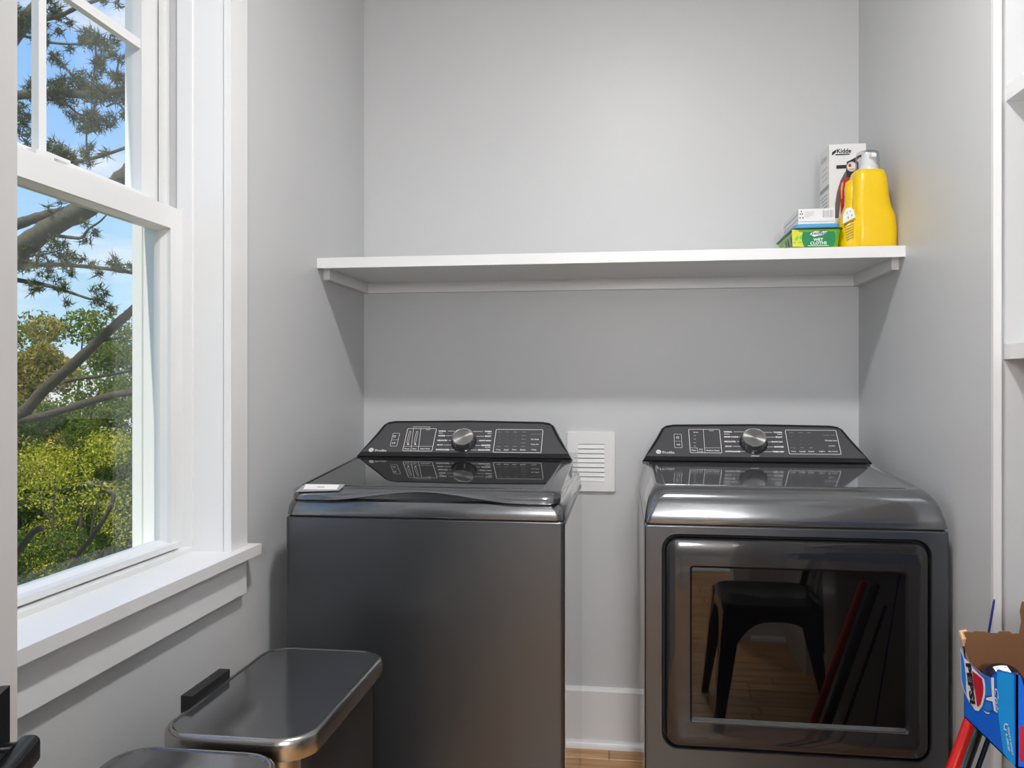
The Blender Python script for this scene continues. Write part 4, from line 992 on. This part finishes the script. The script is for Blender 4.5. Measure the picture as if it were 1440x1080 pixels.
# ============================================================ CHAIR (seen in the dryer door)
ch = thing('cafe_chair', 'glossy black metal cafe chair mirrored in the dryer door', 'chair', (.53, .87, 0))
cx, cy, sz = .53, .87, .45
def cl(w, d, z, r): return [V(a, c, z) for a, c in rrect(cx, cy, w, d, r, 6)]
b = BM(); loft(b, [cl(.36, .36, sz - .045, .07), cl(.37, .37, sz - .006, .07), cl(.36, .36, sz, .066), cl(.32, .32, sz - .002, .06), cl(.30, .30, sz - .010, .055)], False, True); obj('seat', b, M['black_lacquer'], ch, ang=50)
for s in (1, -1):     # arched skirts on all four sides
    for ax_ in (0, 1):
        b = BM(); up, lo = [], []
        for k in range(17):
            q = -.165 + .33 * k / 16; h = sz - .02; arch = sz - .055 - .13 * (abs(q) / .165) ** 3
            for zz, L_ in ((h, up), (arch, lo)):
                L_.append(V(cx + q, cy + s * (.183 + (h - zz) * .12), zz) if ax_ == 0 else V(cx + s * (.183 + (h - zz) * .12), cy + q, zz))
        n_ = V(0, s, 0) if ax_ == 0 else V(s, 0, 0)
        loft(b, [[a, bq, bq - n_ * .003, a - n_ * .003] for a, bq in zip(up, lo)]); obj('skirt', b, M['black_lacquer'], ch, ang=40)
for sxn in (1, -1):
    for syn in (1, -1):
        b = BM(); top = V(cx + sxn * .165, cy + syn * .165, sz - .02); bot = V(cx + sxn * (.215 if sxn < 0 else .25), cy + syn * .215, 0)
        loft(b, [[p + V(-sxn * a, -syn * c, 0) * k for a, c in ((-.02, -.02), (.045, -.022), (.045, -.016), (-.008, -.008), (-.016, .045), (-.022, .045))] for p, k in ((top, 1), (top.lerp(bot, .5), .75), (bot, .45))])
        obj('leg', b, M['black_lacquer'], ch, ang=30)
b = BM(); bk = cx + .17
tube(b, [V(bk - .02, cy - .17, sz - .02), V(bk + .03, cy - .175, sz + .15), V(bk + .075, cy - .165, sz + .32), V(bk + .09, cy - .12, sz + .39), V(bk + .095, cy, sz + .405), V(bk + .09, cy + .12, sz + .39), V(bk + .075, cy + .165, sz + .32), V(bk + .03, cy + .175, sz + .15), V(bk - .02, cy + .17, sz - .02)], .013, 10)
obj('back_frame', b, M['black_lacquer'], ch, ang=60)
for q in (-.08, 0, .08):
    b = BM(); loft(b, [[V(bk + x_ + e_, cy + q + w_ * sg, z_) for e_, sg in ((0, -1), (0, 1), (.004, 1), (.004, -1))] for x_, z_, w_ in ((-.01, sz - .012, .018), (.035, sz + .18, .02), (.088, sz + .395, .022))]); obj('back_slat', b, M['black_lacquer'], ch, ang=40)

# ============================================================ OUTSIDE
ZG = -3.3
struct(obj('ground', bx(-60, 4, -30, 60, ZG - .2, ZG), M['ground'], smooth=False))
def leaves(name, centers, radii, count, size, m, parent, squash=.8, seed=1):
    rs = np.random.RandomState(seed); C_ = np.array(centers); R_ = np.array(radii); pr = R_ ** 2.2 / (R_ ** 2.2).sum()
    idx = rs.choice(len(C_), count, p=pr)
    d = rs.normal(size=(count, 3)); d /= np.linalg.norm(d, axis=1)[:, None]
    rad = R_[idx] * (.45 + .55 * rs.rand(count) ** .6)
    P = C_[idx] + d * rad[:, None] * np.array([1, 1, squash])
    t = rs.normal(size=(count, 3)); t /= np.linalg.norm(t, axis=1)[:, None]
    nrm = d + rs.normal(size=(count, 3)) * .8; nrm /= np.linalg.norm(nrm, axis=1)[:, None]
    bt = np.cross(nrm, t); bt /= np.linalg.norm(bt, axis=1)[:, None]; t = np.cross(bt, nrm)
    s = size * (.6 + .8 * rs.rand(count))[:, None]
    v = np.stack([P - t * s, P + bt * s * .42, P + t * s, P - bt * s * .42], 1).reshape(-1, 3)
    f = np.arange(count * 4).reshape(-1, 4)
    me = bpy.data.meshes.new(name); me.from_pydata(v.tolist(), [], f.tolist()); me.update()
    o = link(name, me, m, parent); o['kind'] = 'stuff'; return o
def tree(name, label, base, clumps, count, size, m, bark, trunk_r, seed, group='trees outside the window'):
    base = Vector(base); t = thing(name, label, 'tree', tuple(base), group)
    cs = [Vector(c[:3]) for c in clumps]; top = sum(cs, Vector()) / len(cs); rs = random.Random(seed)
    b = BM(); mid = base.lerp(top, .5) + V(rs.uniform(-.2, .2), rs.uniform(-.2, .2), 0); tube(b, [base, base.lerp(mid, .5), mid, top], [trunk_r, trunk_r * .85, trunk_r * .6, trunk_r * .3], 10); obj('trunk', b, bark, t, ang=60)
    for c in cs[::max(1, len(cs) // 7)]:
        b = BM(); k = mid.lerp(c, .5) + V(rs.uniform(-.2, .2), rs.uniform(-.2, .2), rs.uniform(0, .3)); tube(b, [mid.lerp(top, rs.random() * .6), k, c], [trunk_r * .35, trunk_r * .22, trunk_r * .06], 7); obj('branch', b, bark, t, ang=60)
    leaves('foliage', [tuple(c) for c in cs], [c[3] for c in clumps], count, size, m, t, .8, seed)
    return t
def clumps(pxlist, d):
    out = []
    for px, py, r, dd2 in pxlist:
        p = at(px, py, d + dd2); out.append((p.x, p.y, p.z, r))
    return out
# far tree line closing the view
rs = random.Random(5)
for i, (px, d, top_px, lab, mm) in enumerate((( -40, 24, 408, 'tall olive-green tree farthest back outside the window, left part', 'leaf_olive'), (110, 20, 425, 'rounded green tree crown in the distance, centre of the window', 'leaf_green'), (240, 28, 430, 'dark green distant tree partly behind the window frame', 'leaf_dark'))):
    cl_ = []
    for k in range(40):
        yy = top_px + rs.random() * 420; cl_.append((px + rs.uniform(-80, 80), yy + 30, .5 + rs.random() * .55, rs.uniform(-1.2, 1.2)))
    p = at(px, 540, d); tree('broadleaf_tree', lab, (p.x, p.y, ZG), clumps(cl_, d), 26000, .062, M[mm], M['bark_dark'], .22, 30 + i)
# nearer trees
def near(px, d, top_px, span, n, lab, mm, cnt, sz, seed, rr=.45, bot=880):
    q = random.Random(seed); cl_ = []
    for k in range(n):
        cl_.append((px + q.uniform(-span, span), top_px + q.random() * (bot - top_px), rr * (.5 + .8 * q.random()), q.uniform(-.5, .5)))
    p = at(px, 540, d); tree('broadleaf_tree', lab, (p.x, p.y, ZG), clumps(cl_, d), cnt, sz, M[mm], M['bark_dark'], .06, seed)
near(30, 16, 425, 55, 26, 'hazy golden-olive tree in the upper left of the lower sash', 'leaf_olive', 24000, .045, 11, .42, 640)
near(165, 14, 490, 60, 34, 'mid-green bushy tree at the right of the lower sash', 'leaf_green', 26000, .038, 12, .36)
near(40, 12, 545, 65, 34, 'dark green tree low behind the leaves painted with yellow sun glow', 'leaf_dark', 24000, .034, 13, .30)
near(100, 10.3, 600, 75, 26, 'young tree low in the window, sun glow painted yellow-green into its leaves', 'leaf_sun_glow', 6500, .024, 14, .30, 860)
near(90, 9.3, 625, 70, 16, 'sparse sapling with yellow sun glow painted into its leaves, in front of the dark tree', 'leaf_sun_glow', 3800, .021, 15, .26, 840)
near(60, 8.4, 770, 80, 16, 'low dark green bush along the bottom of the window', 'leaf_dark', 9000, .024, 16, .26, 900)

# pine in front
PD = 5.2
pn_base = at(-230, 540, PD); pine = thing('pine_tree', 'grey-barked pine whose bare limbs and needle tufts cross the upper window', 'tree', (pn_base.x, pn_base.y, ZG), 'trees outside the window')
b = BM(); tube(b, [V(pn_base.x, pn_base.y, ZG), V(pn_base.x, pn_base.y, 0), V(pn_base.x + .05, pn_base.y, 3), V(pn_base.x, pn_base.y, 6.5)], [.24, .2, .17, .12], 14); obj('trunk', b, M['bark'], pine, ang=60)
rs = random.Random(21); tufts = []
def limb(pts, w0, w1, d0=PD, d1=None, name='branch', tuft=0, bark='bark', par=None):
    d1 = d1 or d0; n = len(pts); P = []
    for i, (a, c) in enumerate(pts):
        P.append(at(a, c, d0 + (d1 - d0) * i / (n - 1)))
    # smooth resample
    Q = []
    for i in range(n - 1):
        p0, p1, p2, p3 = P[max(i - 1, 0)], P[i], P[i + 1], P[min(i + 2, n - 1)]
        for k in range(5):
            t = k / 5; Q.append(.5 * ((2 * p1) + (p2 - p0) * t + (2 * p0 - 5 * p1 + 4 * p2 - p3) * t * t + (3 * p1 - p0 - 3 * p2 + p3) * t ** 3))
    Q.append(P[-1])
    sc_ = d0 / F_PX * 1.1
    R = [(w0 + (w1 - w0) * i / (len(Q) - 1)) / 2 * sc_ * (1 + rs.uniform(-.10, .10)) for i in range(len(Q))]
    b = BM(); tube(b, Q, R, 9); obj(name, b, M[bark], par or pine, ang=70)
    for _ in range(int(tuft * .75)):
        q = rs.choice(Q); q = q + V(rs.uniform(-.06, .06), rs.uniform(-.08, .08), rs.uniform(-.05, .075))
        for _k in range(2): tufts.append(q + V(rs.gauss(0, .018), rs.gauss(0, .018), rs.gauss(0, .014)))
    return Q
limb([(-230, 470), (-60, 410), (25, 352), (75, 318), (125, 290), (165, 258), (192, 232), (240, 175), (300, 120)], 34, 20, tuft=0)
limb([(-60, 345), (25, 315), (60, 304), (95, 296), (125, 285)], 16, 12, tuft=3)
limb([(-230, 160), (-40, 142), (25, 134), (75, 130), (130, 133), (188, 124), (260, 110)], 15, 9, tuft=52)
limb([(-230, 180), (-30, 95), (25, 42), (45, 18), (62, -4), (100, -50)], 26, 14, tuft=4)
limb([(40, 35), (62, 27), (85, 22), (110, 10), (150, -5)], 8, 5, tuft=20)
limb([(25, 48), (62, 58), (95, 62), (140, 62)], 4, 2.5, tuft=16)
limb([(72, 72), (90, 92), (105, 112), (120, 130)], 3, 2, tuft=14)
limb([(130, 133), (132, 105), (135, 75), (131, 45)], 3.5, 1.5, tuft=26)
limb([(165, 128), (165, 100), (168, 78)], 3.5, 1.5, tuft=16)
limb([(72, 138), (95, 148), (110, 160), (128, 165), (122, 182), (122, 215)], 4, 2, tuft=26)
limb([(145, 165), (130, 175), (123, 188)], 7, 4, tuft=12)
limb([(105, 228), (125, 224), (150, 217), (190, 203), (230, 190)], 5.5, 4, tuft=3)
limb([(25, 165), (45, 185), (60, 210), (90, 222), (105, 226)], 4, 3, tuft=34)
limb([(-120, 370), (25, 374), (70, 372), (110, 374), (150, 378), (187, 384), (240, 392)], 7, 4, tuft=40)
limb([(-100, 372), (25, 394), (60, 400), (95, 410), (125, 420), (150, 424)], 8, 2, tuft=26)
limb([(75, 331), (100, 334), (115, 334), (125, 322), (140, 312), (150, 302)], 5.5, 2, tuft=4)
limb([(150, 150), (165, 145), (178, 158), (190, 165)], 3, 2, tuft=16)
limb([(25, 380), (40, 362), (70, 356), (90, 350)], 3, 1.5, tuft=26)
def needles(name, pts, m, parent, per=30, ln_=.062, seed=2):
    r = np.random.RandomState(seed); n = len(pts) * per
    C_ = np.repeat(np.array([tuple(p) for p in pts]), per, 0) + r.normal(size=(n, 3)) * .012
    d = r.normal(size=(n, 3)); d[:, 2] += .25; d /= np.linalg.norm(d, axis=1)[:, None]
    s = r.normal(size=(n, 3)); s = np.cross(d, s); s /= np.linalg.norm(s, axis=1)[:, None]
    l = ln_ * (.5 + .7 * r.rand(n))[:, None]; w = .0042
    v = np.stack([C_ - s * w, C_ + s * w, C_ + d * l], 1).reshape(-1, 3); f = np.arange(n * 3).reshape(-1, 3)
    me = bpy.data.meshes.new(name); me.from_pydata(v.tolist(), [], f.tolist()); me.update()
    o = link(name, me, m, parent); o['kind'] = 'stuff'
needles('needles', tufts, M['needle'], pine)
# leaning bare limbs of a second tree, lower sash
ob = at(-180, 760, 6.0); oak = thing('bare_limbed_tree', 'brown tree with long bare limbs slanting across the lower sash', 'tree', (ob.x, ob.y, ZG), 'trees outside the window')
b = BM(); tube(b, [V(ob.x, ob.y, ZG), V(ob.x, ob.y, -.6), V(ob.x + .02, ob.y, .6), V(ob.x - .1, ob.y, 2.4)], [.22, .18, .13, .06], 12); obj('trunk', b, M['bark_dark'], oak, ang=60)
limb([(-180, 690), (-60, 640), (25, 586), (62, 548), (108, 508), (150, 468), (190, 433), (250, 380)], 19, 11, 6.0, bark='bark_dark', par=oak)
limb([(-180, 660), (-40, 612), (25, 592), (60, 585), (110, 570), (150, 558), (188, 551), (260, 540)], 13, 9, 6.0, bark='bark_dark', par=oak)
limb([(92, 536), (115, 532), (150, 528), (188, 521)], 5, 3.5, 6.0, bark='bark_dark', par=oak)
limb([(128, 484), (150, 478), (172, 474)], 5, 3, 6.0, bark='bark_dark', par=oak)
limb([(20, 780), (28, 772), (45, 750), (58, 742)], 11, 8, 6.2, bark='bark_dark', par=oak)
limb([(150, 690), (160, 700), (140, 740), (110, 780), (95, 800)], 7, 5, 7.6, bark='bark_dark', par=oak)

PRINTS = ('print', 'lettering', 'label_text', 'barcode', 'fold_line', 'recycling_mark', 'label_lines', 'label_picture', 'emblem_letters')
for o in bpy.data.objects:
    if o.type == 'MESH' and any(k in o.name for k in PRINTS): o['kind'] = 'stuff'      # flat print too small to pick apart
    if '_root' in o: del o['_root']
